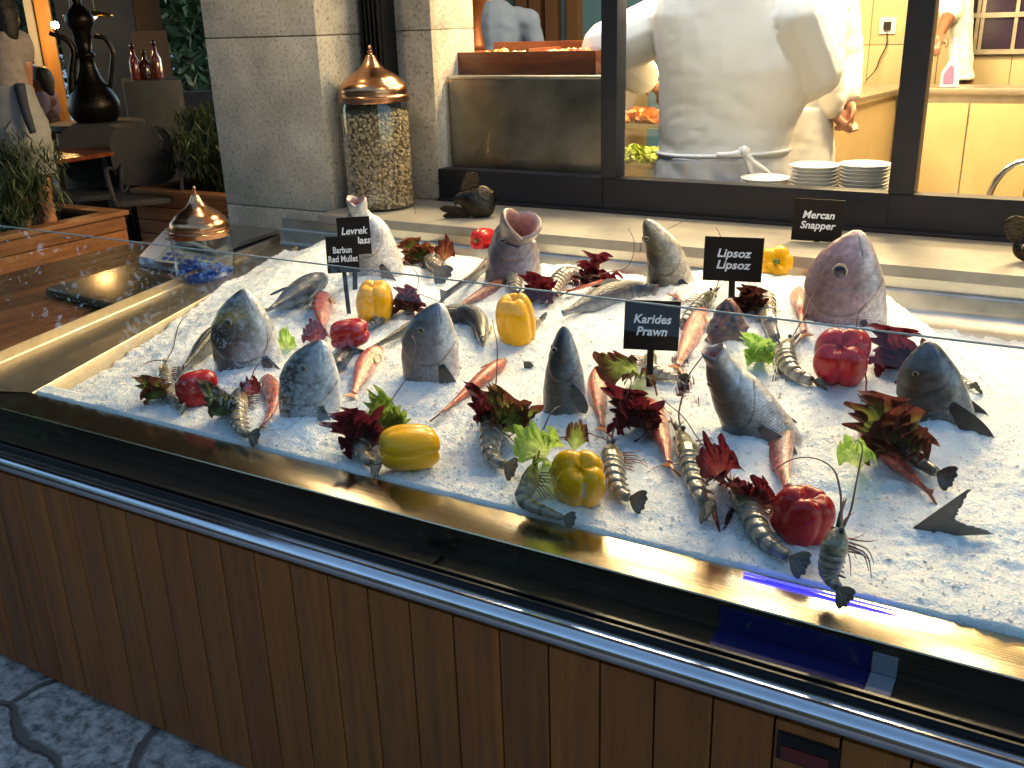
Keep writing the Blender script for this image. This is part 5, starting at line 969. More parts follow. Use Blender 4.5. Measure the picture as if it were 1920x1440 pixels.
blob('body', head_caps(hd, fwd)+[(p2(1525, 40), p2(1512, 300), .11, .08), (p2(1490, 20), p2(1560, 20), .07, .07), (a1, a2, .052, .042), (a2, a3, .042, .027), (c1, c2_, .052, .042), (c2_, c3, .042, .027)]+legs_+hA+hB, skin_a, t, .008, 2); face(t, hd, fwd); hair(t, hd, fwd)
CW2 = M('cream_cloth', (.80, .75, .62), .85, bump=.12, bs=420, sheen=.2, bdist=.002)
blob('jacket', [(a1, a2, .088, .072), (a2, a3-(a3-a2)*.08, .072, .058), (c1, c2_, .080, .064), (c2_, c3-(c3-c2_)*.04, .062, .050)], CW2, t, .011, 4, .009, 9., rings=[torso([(-50, 1530, 45), (-25, 1526, 66), (40, 1522, 74), (120, 1512, 68), (200, 1505, 56), (240, 1505, 54)], Y2, HV, .15)])
blob('apron', [], cloth_w, t, .012, 4, .006, 8., rings=[torso([(195, 1508, 53), (240, 1508, 55), (300, 1508, 57), (480, 1508, 60), (560, 1508, 62)], Y2, HV, .165)])
# third cook behind the far steel counter
Y3 = 6.66; p3 = lambda px, py, dy=0: atY(px, py, Y3+dy)
t = thing('person', (*p3(1800, 200)[:2], 0), 'cook in white at the far right behind the steel counter, forearm bare', 'person', 'people'); hd = np.array([*p3(1800, -60)[:2], 1.80]); fwd = np.array([-.7, -.7, 0])
s3, e3, w3 = p3(1782, -10, -.05), p3(1783, 22, -.12), p3(1763, 62, -.26); hp3 = p3(1800, 150); lg3 = []
for s_ in (-1, 1): k0 = hp3+CRH*.03*s_; lg3 += [(k0, np.array([k0[0], k0[1], .06]), .05, .045)]
blob('body', head_caps(hd, fwd)+[(p3(1800, 10), p3(1801, 150), .05, .05), (s3, e3, .05, .045), (e3, w3, .045, .03)]+lg3+hand(w3, w3-e3, np.array([0, -.2, -1.])), skin_d, t, .009, 2); face(t, hd, fwd); hair(t, hd, fwd)
blob('jacket', [(s3, e3, .075, .07)], cloth_w, t, .012, 4, .008, 9., rings=[torso([(-30, 1800, 18), (-15, 1800, 27), (30, 1801, 24), (90, 1802, 22), (150, 1802, 24)], Y3, HV, .11)])
# waiter on the terrace, back to us
DW = 6.5; pw = lambda px, py, o=0: atD(px, py, DW+o)
HVW = nrm([*pw(30, 150)[:2], 0]); CRW = np.array([-HVW[1], HVW[0], 0]); CRW = CRW if CRW@CR > 0 else -CRW
def torsoW(rows, o, dep, HV_, CR_, D_): 
    r = []
    for py, cx, hw in rows: c = atD(cx, py, D_+o); r.append((c, CR_*hw*mpp(c), HV_*dep))
    return r
t = thing('person', (*pw(20, 200)[:2], 0), 'waiter in pale shirt and long apron standing with back turned at the left', 'person', 'people'); hd = pw(4, 38); fwd = HVW*.9-CRW*.3
sW, eW, wW = pw(34, 82), pw(47, 120, -.03), pw(52, 158, .02)
sL, eL, wL = pw(-20, 80), pw(-34, 125, -.05), pw(-18, 150, .25)
lw = []
for s_ in (-1, 1): k0 = pw(30, 230)+CRW*.07*s_; lw += [(k0, np.array([k0[0], k0[1], .08]), .06, .045), (np.array([k0[0], k0[1], .045]), np.array([k0[0], k0[1], .04])+HVW*.14, .04, .035)]
blob('body', head_caps(hd, fwd, .95)+[(pw(8, 80), pw(22, 190), .09, .08), (sW, eW, .05, .042), (eW, wW, .042, .028), (sL, eL, .05, .042), (eL, wL, .042, .028)]+lw+hand(wW, wW-eW, np.array([0, 0, -1.]))+hand(wL, wL-eL, np.array([0, 0, -1.])), skin_a, t, .010, 2); face(t, hd, fwd, .95); hair(t, hd, fwd, 1.02, 1.5)
blob('shirt', [(sW, (sW+eW)/2, .085, .075), (sL, (sL+eL)/2, .085, .075)], M('shirt_cloth', (.27, .23, .22), .9, var=.2, vs=26, bump=.3, bs=120), t, .012, 4, .008, 9., rings=[torsoW([(56, 7, 14), (64, 8, 30), (85, 8, 40), (120, 11, 38), (160, 16, 36), (170, 17, 37)], 0, .125, HVW, CRW, DW)])
ap = blob('apron', [], M('apron_grey', (.28, .29, .30), .9, var=.1, vs=10), t, .012, 4, .010, 7., rings=[torsoW([(158, 17, 38), (190, 24, 45), (230, 32, 53), (275, 38, 58), (330, 44, 60)], 0, .15, HVW, CRW, DW)])
b = MB(); b.tube(crom([pw(36, 158, -.16), pw(42, 185, -.18), pw(50, 215, -.19), pw(62, 250, -.20)], 12), [.03, .03, .028, .027, .026, .025, .025, .024, .024, .022, .02, .018], 6); b.build('apron_tie', M('tie_navy', (.03, .035, .06), .8), ap, smooth=True)
# seated guest
DS = 9.0; t = thing('person', (*atD(78, 215, DS)[:2], 0), 'seated guest in lavender shirt at the table behind the waiter', 'person', 'people'); hd = atD(77, 158, DS); HVS = nrm([hd[0], hd[1], 0]); CRS = np.array([-HVS[1], HVS[0], 0]); CRS = CRS if CRS@CR > 0 else -CRS
sS, eS, wS = atD(92, 185, DS), atD(100, 215, DS), atD(92, 222, DS-.3); kS = atD(78, 240, DS)
fS = HVS*.8-CRS*.6; blob('body', head_caps(hd, fS)+[(atD(78, 185, DS), kS, .12, .12), (sS, eS, .05, .04), (eS, wS, .04, .03)]+[c for s_ in (-.1, .1) for c in ((kS+CRS*s_, kS+CRS*s_-HVS*.42, .085, .06), (kS+CRS*s_-HVS*.42, np.array([*(kS+CRS*s_-HVS*.42)[:2], .06]), .06, .045))]+hand(wS, wS-eS, np.array([0, 0, -1.])), skin_d, t, .011, 2); face(t, hd, fS); hair(t, hd, fS)
blob('shirt', [(sS, eS, .075, .06)], M('lavender_cloth', (.36, .27, .40), .9, var=.1, vs=9), t, .013, 4, .008, 9., rings=[torsoW([(170, 77, 9), (176, 77, 20), (195, 78, 25), (225, 79, 22), (245, 79, 23)], 0, .13, HVS, CRS, DS)])
# ---------------------------------------------------------------- kitchen
kst = M('kitchen_steel', (.52, .47, .38), .36, 1, var=.12, vs=10, rvar=.06); kdoor = M('kitchen_door', (.47, .36, .19), .4, .25, var=.07, vs=5)
ysh = 3.37
b = MB(); b.box((-2.26, 3.362, .86), (1.5, 3.66, .893), bev=.004); b.box((-2.25, 3.64, .02), (1.5, 3.655, .859)); tag(b.build('work_counter', kst, auto=40), 'narrow steel shelf counter just inside the window', 'counter')
# low steel cabinet with the wooden tray
tz = atY(900, 142, 3.40)[2]
t = thing('steel_cabinet', (-1.9, 3.7, .893), 'dull dark steel cabinet behind the left window pane', 'cabinet')
xa_, xb_ = atY(1139, 240, 3.385)[0], atY(1150, 240, 4.05)[0]; b = MB(); b.prism([(-2.262, 3.385), (xa_, 3.385), (xb_, 4.05), (-2.262, 4.05)], .894, tz-.012, bev=.004); b.build('body', M('cabinet_front', (.25, .23, .19), .33, .9, var=.35, vs=5, rvar=.1), t, auto=40)
b = MB(); b.prism([(-2.264, 3.378), (xa_+.004, 3.378), (xb_+.004, 4.06), (-2.264, 4.06)], tz-.0115, tz, bev=.003); b.build('top', steel_d, t, auto=40)
p = atY(862, 118, 3.5); q = atY(1140, 118, 3.5); zt = tz+.001
t = thing('wooden_tray', (-1.85, 3.7, zt), 'long reddish wooden tray with compartments on the steel cabinet', 'tray'); wt = M('red_wood', (.20, .055, .02), .35, var=.3, vs=4, stretch=(1.5, 12, 12), coat=.2)
x0, x1 = p[0], atY(1118, 118, 3.5)[0]; b = MB(); H_ = .085
b.box((x0, 3.48, zt), (x1, 3.78, zt+.012)); b.box((x0, 3.47, zt+.001), (x1, 3.485, zt+H_), bev=.002); b.box((x0, 3.77, zt+.001), (x1, 3.785, zt+H_+.03), bev=.002); b.box((x0-.012, 3.47, zt+.001), (x0-.0005, 3.785, zt+H_), bev=.002); b.box((x1+.0005, 3.47, zt+.001), (x1+.012, 3.785, zt+H_), bev=.002)
b.build('frame', wt, t, auto=40); b = MB(); xm = x0+(x1-x0)*.52; b.box((xm, 3.4855, zt+.0125), (xm+.012, 3.7695, zt+H_+.01), bev=.002); b.build('divider', wt, t)
rn = random.Random(4); b = MB()
for i in range(120):
    X, Y = rn.uniform(x0+.03, x1-.03), rn.uniform(3.51, 3.75); s = rn.uniform(.014, .026); V, F = lathe([(0, -s), (s*.8, -s*.6), (s, 0), (s*.7, s*.65), (0, s*.9)], (X, Y, zt+.05+rn.uniform(0, .022)), 9); b.add(V, F, rn.choice([(.6, .08, .03), (.65, .25, .05), (.6, .55, .4), (.15, .25, .04), (.5, .4, .1)]))
tag(b.build('vegetables', M('veg', (1, 1, 1), .35, vcol=True), smooth=True, col=True), 'heap of small mixed vegetables in the wooden tray', 'vegetables', kind='stuff')
# salad display case in front of the cook
t = thing('salad_case', (-1.7, 4.5, 0), 'lit glass salad display case beside the cook', 'display case'); sx0, sx1 = atY(1130, 240, 4.35)[0], atY(1330, 240, 4.35)[0]
b = MB(); b.box((sx0, 4.2, 0), (sx1, 4.9, .78), bev=.004); b.build('base', kst, t, auto=40)
for k, (za, ya) in enumerate(((.86, 4.3), (1.02, 4.52), (1.18, 4.72))): b = MB(); b.box((sx0, ya, za-.02), (sx1, ya+.2, za), bev=.002); b.build('shelf', kst, t)
b = MB(); b.box((sx0-.02, 4.2, .78), (sx0-.0, 4.9, 1.42)); b.box((sx0-.02, 4.55, 1.42), (sx1, 4.9, 1.45)); b.build('frame', kst, t)
obj('front_glass', [(sx0, 4.22, .79), (sx1, 4.22, .79), (sx1, 4.56, 1.42), (sx0, 4.56, 1.42)], [(0, 1, 2, 3)], win_glass, t, smooth=False)
for k, (za, ya, cols, lb) in enumerate(((.86, 4.3, [(.25, .35, .03), (.4, .45, .06)], 'heap of pale green salad on the lowest shelf of the lit case'), (1.02, 4.52, [(.7, .22, .03), (.65, .1, .03)], 'heap of orange carrot salad on the middle shelf of the case'), (1.18, 4.72, [(.3, .36, .06), (.55, .5, .12)], 'heap of yellow green salad on the top shelf of the case'))):
    b = MB()
    for i in range(260):
        X, Y = rn.uniform(sx0+.02, sx1-.02), rn.uniform(ya+.02, ya+.18); s = rn.uniform(.012, .03); V, F = lathe([(0, -s*.5), (s, 0), (0, s*.5)], (X, Y, za+.015+rn.random()*.045), 5, (rn.uniform(-1, 1), rn.uniform(-1, 1), rn.uniform(.2, 1))); b.add(V, F, lerp(*cols, rn.random()))
    tag(b.build('salad', M('salad_leaf', (1, 1, 1), .4, vcol=True), smooth=False, col=True), lb, 'salad', kind='stuff')
# plate stacks on the counter
china = M('china', (.78, .77, .73), .15, coat=.5)
def plate_at(px, py, wpx, y):
    return atY(px, py, y)
ORD = ['topmost', 'second', 'third', 'fourth', 'fifth', 'sixth', 'seventh', 'eighth', 'ninth']
proto = None
for px, py, wpx, y, n, nm_ in ((1529, 309, 94, 3.50, 8, 'middle stack'), (1622, 307, 96, 3.52, 9, 'right hand stack'), (1435, 333, 92, 3.50, 5, 'lower left stack')):
    c = atY(px, py, y); r = wpx*mpp(c)*.5; st = (c[2]-.894-.022)/(n-1)
    for k in range(n):
        z = c[2]-.022-st*k; lb = ('%s white plate of the %s inside the window' % (ORD[k], nm_)) if k else 'topmost white plate of the %s inside the window' % nm_
        if proto is None:
            proto = thing('plate', (c[0], c[1], z), lb, 'plate', 'white plates stacked inside the window'); r0 = r
            V, F = lathe([(0, 0), (.055, 0), (.058, .004), (.074, .010), (r, .021), (r+.0012, .0225), (r, .0238), (.072, .0135), (.058, .008), (0, .006)], (c[0], c[1], z), 40); obj('dish', V, F, china, proto)
        else: dup(proto, (c[0]+rn.uniform(-.001, .001), c[1]+rn.uniform(-.001, .001), z), rn.uniform(0, 6), lb, r/r0)
# far steel cabinets
ct = atY(1800, 165, 6.2)[2]; cx = atY(1692, 165, 6.2)[0]
t = thing('steel_counter', (.6, 6.35, 0), 'long steel counter with cabinet doors at the back right of the kitchen', 'counter')
b = MB(); b.box((cx, 6.18, ct-.035), (3.9, 6.52, ct), bev=.004); b.build('worktop', kst, t, auto=40); b = MB(); b.box((cx, 6.21, .1), (3.9, 6.5, ct-.036)); b.build('carcass', kst, t)
xs_ = [cx+.03, atY(1805, 300, 6.2)[0]]; w_ = xs_[1]-xs_[0]
for i in range(8): x_ = xs_[0]+w_*i; b = MB(); b.box((x_+.004, 6.193, .14), (x_+w_-.004, 6.2095, ct-.085), bev=.003); b.build('door', kdoor, t, auto=40)
t = thing('side_counter', (cx-.3, 5.6, 0), 'steel side counter running back beside the second cook', 'counter'); yb_ = 5.0; bx = cx-.10
pl = ccw([(cx-.004, 6.5), (cx-.6, 6.5), (cx-.75, yb_), (bx-.02, yb_), (cx-.004, 6.17)]); b = MB(); b.prism(pl, ct-.035, ct, bev=.003); b.build('worktop', kst, t, auto=40)
pl2 = ccw([(cx-.03, 6.48), (cx-.6, 6.48), (cx-.74, yb_+.03), (bx-.05, yb_+.03), (cx-.03, 6.19)]); b = MB(); b.prism(pl2, .08, ct-.036); b.build('carcass', kdoor, t)
# spray bottle
f = vpl(atY(1780, 160, 6.24)); t = thing('spray_bottle', (*f(1780, 160)[:2], ct+.001), 'white plastic spray bottle on the far steel counter', 'bottle')
def extr(name, pts, th, mat, parent, off=0):
    P = np.array([f(*p) for p in pts]); P[:, 2] += ct+.0012-f(1780, 161)[2]; hv = nrm([*P[0][:2], 0]); A = P-hv*(th/2+off); B_ = P+hv*(th/2-off); n = len(P); F = [list(range(n)), [n+i for i in range(n)][::-1]]+[[i, n+i, n+(i+1) % n, (i+1) % n] for i in range(n)]; o = obj(name, np.vstack([A, B_]), F, mat, parent, smooth=False); bm = bmesh.new(); bm.from_mesh(o.data); bmesh.ops.recalc_face_normals(bm, faces=bm.faces[:]); bmesh.ops.bevel(bm, geom=bm.edges[:], offset=.003, segments=2, affect='EDGES'); bm.to_mesh(o.data); bm.free(); return o
bo = extr('bottle_body', [(1762, 161), (1798, 161), (1799, 115), (1797, 100), (1783, 100), (1778, 116), (1765, 134)], .07, white_pl, t)
extr('handle_hollow', [(1768, 154), (1788, 154), (1790, 122), (1783, 118), (1769, 136)], .003, M('purple_liquid', (.25, .14, .30), .3), bo, .036)
extr('trigger_head', [(1784, 99), (1796, 99), (1797, 88), (1806, 90), (1806, 84), (1796, 80), (1795, 68), (1789, 68), (1787, 84)], .03, white_pl, t)
# socket with a cord
p = atY(1665, 48, 6.884); t = thing('wall_socket', p, 'square white wall socket with a dark plug and hanging cord', 'socket')
b = MB(); b.box((p[0]-.05, 6.872, p[2]-.05), (p[0]+.05, 6.8845, p[2]+.05), bev=.003); b.build('cover_plate', white_pl, t); b = MB(); b.box((p[0]-.022, 6.85, p[2]-.025), (p[0]+.022, 6.8715, p[2]+.025), bev=.004); b.build('plug', black_pl, t)
P = [atY(1663, 62, 6.87), atY(1662, 85, 6.86), atY(1650, 110, 6.86), atY(1641, 132, 6.84), atY(1625, 150, 6.6)]; b = MB(); b.tube(crom(P, 24), .004, 6); b.build('cord', black_pl, t, smooth=True)
# dark service window at the far right of the back wall
a, c = atY(1828, -60, 6.89), atY(1990, 96, 6.89); t = thing('service_window', ((a[0]+c[0])/2, 6.88, c[2]), 'dark purple service window with pale bars at the back wall', 'window')
b = MB(); b.box((a[0], 6.872, c[2]), (c[0], 6.8835, a[2])); b.build('pane', M('dark_pane', (.03, .02, .045), .12), t)
for px in (1833, 1842, 1905): q = atY(px, 40, 6.86)[0]; b = MB(); b.box((q-.010, 6.86, c[2]), (q+.010, 6.8715, a[2])); b.build('bar', kst, t)
for py in (28, 97): q = atY(1870, py, 6.86)[2]; b = MB(); b.box((a[0], 6.853, q-.014), (c[0], 6.8595, q+.014)); b.build('rail', kst, t)
# faucet arc
yF = 3.75; P = [atY(1852, 420, yF), atY(1853, 376, yF), atY(1866, 342, yF), atY(1892, 314, yF), atY(1925, 303, yF), atY(1960, 318, yF), atY(1968, 345, yF)]; t = thing('faucet', (*P[0][:2], .893), 'curved chrome faucet at the right edge inside the window', 'faucet')
b = MB(); b.tube(crom(P, 40), .011, 10); b.build('spout', chrome, t, smooth=True); b = MB(); b.lathe([(.03, 0), (.03, .01), (.018, .02), (.016, .06), (0, .06)], (P[0][0], P[0][1], .75), 16); b.build('base', chrome, t, smooth=True)
b = MB(); b.box((-.6, 3.68, .0), (.9, 4.0, .745), bev=.003); tag(b.build('sink_unit', kst, auto=40), 'steel sink unit carrying the curved faucet', 'sink')
# left part of the kitchen: dusk blue glazing, copper lantern, guest
bl = M('dusk_glazing', (.03, .07, .13), .2, c2=(.05, .12, .2), vs=1.2)
b = MB(); b.box((-6.5, 6.2, .0), (-2.3, 6.25, 2.7)); t = b.build('glazed_partition', bl); tag(t, 'dark blue glazed partition at the back left of the kitchen', 'partition')
for px in (985, 1010, 1040, 1080): q = atY(px, 50, 6.18)[0]; b = MB(); b.box((q-.04, 6.12, 0), (q+.04, 6.199, 2.7)); b.build('post', M('dark_wood_post', (.05, .025, .012), .5), t)
c = atY(892, 95, 4.7); t = thing('copper_lantern', (c[0], c[1], c[2]), 'hourglass shaped dark copper lamp body behind the wooden tray', 'lamp'); k = mpp(c)
V, F = lathe([(0, 0), (20*k, 0), (17*k, 14*k), (12*k, 40*k), (13*k, 62*k), (20*k, 84*k), (27*k, 96*k), (27*k, 110*k), (10*k, 120*k), (0, 122*k)], (c[0], c[1], c[2]-.01), 28); obj('body', V, F, M('lantern_copper', (.20, .07, .03), .35, .8, var=.3, vs=10), t); b = MB(); b.tube([(c[0], c[1], c[2]-.011), (c[0], c[1], .02)], .02, 8); b.build('stand', black_pl, t)
c = atY(842, 46, 4.4); k = mpp(c); t = thing('heat_lamp', (c[0], c[1], c[2]), 'small blue shaded lamp hanging behind the left window pane', 'lamp'); V, F = lathe([(19*k, 0), (18*k, 3*k), (7*k, 9*k), (4*k, 12*k), (3*k, 14*k), (0, 14*k)], c, 24); obj('shade', V, F, M('blue_shade', (.08, .3, .5), .25), t); b = MB(); b.tube([(c[0], c[1], c[2]+13*k), (c[0], c[1], 2.69)], .004, 6); b.build('cord', black_pl, t)
c = atY(928, 100, 5.2); k = mpp(c); t = thing('person', (c[0], c[1], 0), 'dim blue clothed figure beyond the wooden tray, seen through glass', 'person', 'people'); hd = np.array([c[0], c[1], c[2]+.42]); fw = np.array([.2, 1., 0])
blob('body', head_caps(hd, fw)+[(c+np.array([0, 0, .15]), c-np.array([0, 0, .3]), .13, .13)]+[x for s_ in (-.1, .1) for x in ((c+CRH*s_-np.array([0, 0, .3]), np.array([*(c+CRH*s_)[:2], .05]), .1, .05), (c+CRH*s_*2+np.array([0, 0, .18]), c+CRH*s_*2.6-np.array([0, 0, .1]), .05, .04), (c+CRH*s_*2.6-np.array([0, 0, .1]), c+CRH*s_*1.8+np.array([0, .25, -.12]), .04, .03))], skin_d, t, .012, 2); face(t, hd, fw); hair(t, hd, fw)
blob('shirt', [(c+CRH*s_*2+np.array([0, 0, .17]), c+CRH*s_*2.5, .075, .065) for s_ in (-.1, .1)]+[(c+np.array([0, 0, .16]), c-np.array([0, 0, .3]), .155, .16), (c+CRH*.14+np.array([0, 0, .18]), c-CRH*.14+np.array([0, 0, .18]), .08, .08)], M('blue_shirt', (.05, .08, .17), .9), t, .013, 4, .008, 9.)
# ---------------------------------------------------------------- terrace at the left, trees, planters
def foliage(name, c, rad, n, size, cols, seed, parent=None, clump=40, flat=1., needle=0):
    rn = np.random.default_rng(seed); m = max(n//clump, 1); cc = rn.normal(size=(m, 3)); cc /= np.linalg.norm(cc, axis=1)[:, None]; cc *= (rn.random((m, 1))**.45); cc = cc*np.array(rad)*.88+np.array(c)
    sz = (.14+.20*rn.random(m))*np.mean(rad); idx = rn.integers(0, m, n); q = rn.normal(size=(n, 3)); q /= np.linalg.norm(q, axis=1)[:, None]; P = cc[idx]+q*(rn.random((n, 1))**.5)*sz[idx][:, None]*np.array([1, 1, .8])
    a = rn.normal(size=(n, 3)); a /= np.linalg.norm(a, axis=1)[:, None]
    if needle: a = a*.55+np.array([0, 0, .8]); a /= np.linalg.norm(a, axis=1)[:, None]
    b_ = np.cross(a, rn.normal(size=(n, 3))); b_ /= np.maximum(np.linalg.norm(b_, axis=1), 1e-6)[:, None]; s = size*(.6+.8*rn.random((n, 1))); w = s*(.09 if needle else .42)
    V = np.stack([P-a*s*.5, P+b_*w*.5, P+a*s*.5, P-b_*w*.5], 1).reshape(-1, 3); F = np.arange(n*4).reshape(n, 4); t = rn.random(m)[idx]*.7+rn.random(n)*.3; C = np.array(cols[0])*(1-t[:, None])+np.array(cols[1])*t[:, None]
    return obj(name, V, F, M('leaf', (.05, .08, .03), .55, vcol=True), parent, smooth=False, col=np.repeat(C, 4, 0))
def tree(label, x, y, h, r, n, cols, seed, size=.16, group='trees around the terrace', hz=.55):
    t = thing('tree', (x, y, 0), label, 'tree', group); rn = random.Random(seed); b = MB(); top = np.array([x+rn.uniform(-.3, .3), y+rn.uniform(-.3, .3), h*.75])
    b.tube(crom([(x, y, 0), (x+rn.uniform(-.15, .15), y, h*.3), top], 12), np.linspace(.05*h*.45, .03, 12), 9)
    for k in range(7): a = rn.uniform(0, 6.28); q = np.array([x, y, h*rn.uniform(.25, .6)]); e = q+np.array([math.cos(a)*r*.7, math.sin(a)*r*.7, h*.2]); b.tube(crom([q, (q+e)/2+np.array([0, 0, -.1]), e], 8), np.linspace(.035, .012, 8), 6)
    b.build('trunk', M('bark', (.06, .045, .032), .9, var=.4, vs=14, bump=.6, bs=20), t, smooth=True); foliage('crown', (x, y, h*hz), (r, r, h*min(.36, hz*.92)), n, size, cols, seed, t); return t
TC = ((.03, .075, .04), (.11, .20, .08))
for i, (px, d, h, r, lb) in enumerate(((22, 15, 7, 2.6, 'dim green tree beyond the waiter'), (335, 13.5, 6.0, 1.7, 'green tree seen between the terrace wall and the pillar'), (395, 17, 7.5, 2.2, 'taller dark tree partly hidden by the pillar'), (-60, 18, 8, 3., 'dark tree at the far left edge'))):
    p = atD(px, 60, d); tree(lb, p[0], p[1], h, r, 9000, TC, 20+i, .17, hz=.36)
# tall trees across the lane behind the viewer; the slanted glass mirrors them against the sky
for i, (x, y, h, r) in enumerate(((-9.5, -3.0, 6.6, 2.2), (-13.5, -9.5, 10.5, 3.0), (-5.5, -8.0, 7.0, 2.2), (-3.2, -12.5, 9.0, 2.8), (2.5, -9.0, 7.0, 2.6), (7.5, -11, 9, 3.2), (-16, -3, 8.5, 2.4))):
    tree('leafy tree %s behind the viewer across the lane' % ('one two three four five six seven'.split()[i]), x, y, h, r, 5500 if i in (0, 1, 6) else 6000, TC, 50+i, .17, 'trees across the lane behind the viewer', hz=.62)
t = thing('blocker_house', (3, -15.5, 0), 'added dark tall house behind the viewer, unseen, blocking the sky', 'blocker_house'); b = MB(); b.box((-14.5, -18, 0), (17, -14, 11.0)); b.build('wall', M('blocker_facade', (.06, .055, .05), .85), t); b = MB(); b.box((-14.9, -18.3, 11.0), (17.4, -13.6, 11.3)); b.build('roof', M('added_roof_dark', (.05, .04, .035), .8), t)  # added unseen building, keeps the low sky out of the glass
for i in range(7):
    for j in range(3): b = MB(); b.box((-12.5+4*i, -14.0, 1.0+3.2*j), (-10.9+4*i, -13.96, 2.8+3.2*j)); b.build('window', M('blocker_pane', (.01, .012, .016), .1), t)  # panes of the added unseen house
b = MB(); b.prism(ccw([(-16, -1.2), (-4.0, -8.8), (-4.2, -9.1), (-16.2, -1.5)]), 0, 3.9, bev=.01); tag(b.build('sky_block_wall', M('sky_block_wall', (.05, .047, .042), .9, var=.3, vs=4)), 'added dark wall behind the viewer, unseen, blocking the low sky', 'wall')  # added unseen wall, hides sky near the horizon from the glass and trough
# added unseen canopy that darkens the terrace
b = MB(); b.box((-10.2, .9, 3.0), (-3.31, 9, 3.15)); tag(b.build('added_shade_roof', M('added_roof_dark', (.05, .04, .035), .8)), kind='structure')
# planters with rosemary
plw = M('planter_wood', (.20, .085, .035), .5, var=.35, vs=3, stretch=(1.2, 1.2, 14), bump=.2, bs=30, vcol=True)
def planter(label, x0, y0, x1, y1, h, blab, seed):
    t = thing('planter_box', ((x0+x1)/2, (y0+y1)/2, 0), label, 'planter', 'wooden planter boxes on the terrace'); rn = random.Random(seed); b = MB(); n = 5
    for i in range(n):
        s = rn.uniform(.8, 1.2); c = (1*s*.2, .08*s, .03*s); z0, z1 = i*(h-.03)/n+.01, (i+1)*(h-.03)/n+.004
        b.box((x0, y0, z0), (x1, y0+.025, z1), c, .002); b.box((x0, y1-.025, z0), (x1, y1, z1), c, .002); b.box((x0, y0+.0255, z0), (x0+.025, y1-.0255, z1), c, .002); b.box((x1-.025, y0+.0255, z0), (x1, y1-.0255, z1), c, .002)
    b.build('side_boards', plw, t, col=True, auto=40); b = MB(); c = (.22, .10, .045); w = .09
    b.box((x0-.02, y0-.02, h-.028), (x1+.02, y0+w, h), c, .003); b.box((x0-.02, y1-w, h-.028), (x1+.02, y1+.02, h), c, .003); b.box((x0-.02, y0+w+.001, h-.028), (x0+w, y1-w-.001, h), c, .003); b.box((x1-w, y0+w+.001, h-.028), (x1+.02, y1-w-.001, h), c, .003); b.build('top_frame', plw, t, col=True, auto=40)
    b = MB(); b.box((x0+.03, y0+.03, .05), (x1-.03, y1-.03, h-.07)); b.build('soil', M('soil', (.03, .02, .014), .95, bump=.8, bs=40), t)
    cx_, cy_ = (x0+x1)/2, (y0+y1)/2; s_ = thing('shrub', (cx_, cy_, h-.07), blab, 'shrub', 'dark shrubs in the planters'); foliage('leaves', (cx_, cy_, h+.22), ((x1-x0)*.46, (y1-y0)*.46, .36), 9000, .085, ((.008, .022, .009), (.035, .065, .02)), seed, s_, clump=45, needle=1)
    b = MB()
    for k in range(9): a = rn.uniform(0, 6.28); b.tube([(cx_, cy_, h-.08), (cx_+math.cos(a)*.15, cy_+math.sin(a)*.15, h+.1), (cx_+math.cos(a)*.3, cy_+math.sin(a)*.28, h+.38)], [.012, .008, .003], 6)
    b.build('stem', M('bark', (.06, .045, .032)), s_, smooth=True)
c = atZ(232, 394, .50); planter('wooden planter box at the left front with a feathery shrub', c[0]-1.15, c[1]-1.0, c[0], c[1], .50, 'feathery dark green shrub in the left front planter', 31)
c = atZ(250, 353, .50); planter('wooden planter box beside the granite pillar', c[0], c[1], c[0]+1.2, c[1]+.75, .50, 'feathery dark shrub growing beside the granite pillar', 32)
# dining table, chairs
A = atZ(246, 280, .74); t = thing('dining_table', (A[0]-.9, A[1]-.3, 0), 'dark red slatted wooden dining table behind the left planter', 'table'); b = MB(); x1, y1 = A[0], A[1]+.08
for i in range(8): s = rr.uniform(.8, 1.2); b.box((x1-2.2, y1-.72+.09*i+.002, .715), (x1, y1-.72+.09*(i+1)-.002, .742), (.16*s, .04*s, .016*s), .002)
b.build('tabletop', wood_tbl, t, col=True, auto=40)
for dx, dy in ((-.25, -.62), (-.25, -.1), (-2.0, -.62), (-2.0, -.1)): b = MB(); b.box((x1+dx-.03, y1+dy-.03, 0), (x1+dx+.03, y1+dy+.03, .7145), bev=.003); b.build('leg', M('table_leg', (.015, .02, .03), .5), t)
for px, py, lb in ((86, 270, 'white plate nearest the right end of the dining table'), (40, 268, 'white plate with folded napkin at the left of the dining table')):
    c = atZ(px, py, .742); t = thing('plate', (c[0], c[1], .7425), lb, 'plate', 'plates on the dining table'); V, F = lathe([(0, 0), (.07, 0), (.10, .014), (.101, .016), (.07, .006), (0, .004)], (c[0], c[1], .7425), 28); obj('dish', V, F, china, t)
    if px == 40: b = MB(); b.box((c[0]-.06, c[1]-.04, .7475), (c[0]+.06, c[1]+.04, .757), bev=.003); b.build('napkin', cloth_w, t)
c = atZ(8, 283, .742); t = thing('oil_bottle', (c[0], c[1], .7425), 'slim dark bottle with shiny neck at the left end of the table', 'bottle'); V, F = lathe([(0, 0), (.035, 0), (.037, .02), (.037, .09), (.014, .14), (.012, .21), (.014, .22), (0, .22)], (c[0], c[1], .7425), 18); obj('glass', V, F, M('dark_glass', (.02, .018, .02), .08, coat=1), t); V, F = lathe([(.0145, .0), (.0145, .05), (0, .055)], (c[0], c[1], .91), 14); obj('cap', V, F, chrome, t)
wick = M('wicker', (.028, .03, .042), .6, var=.5, vs=90, bump=.8, bs=130)
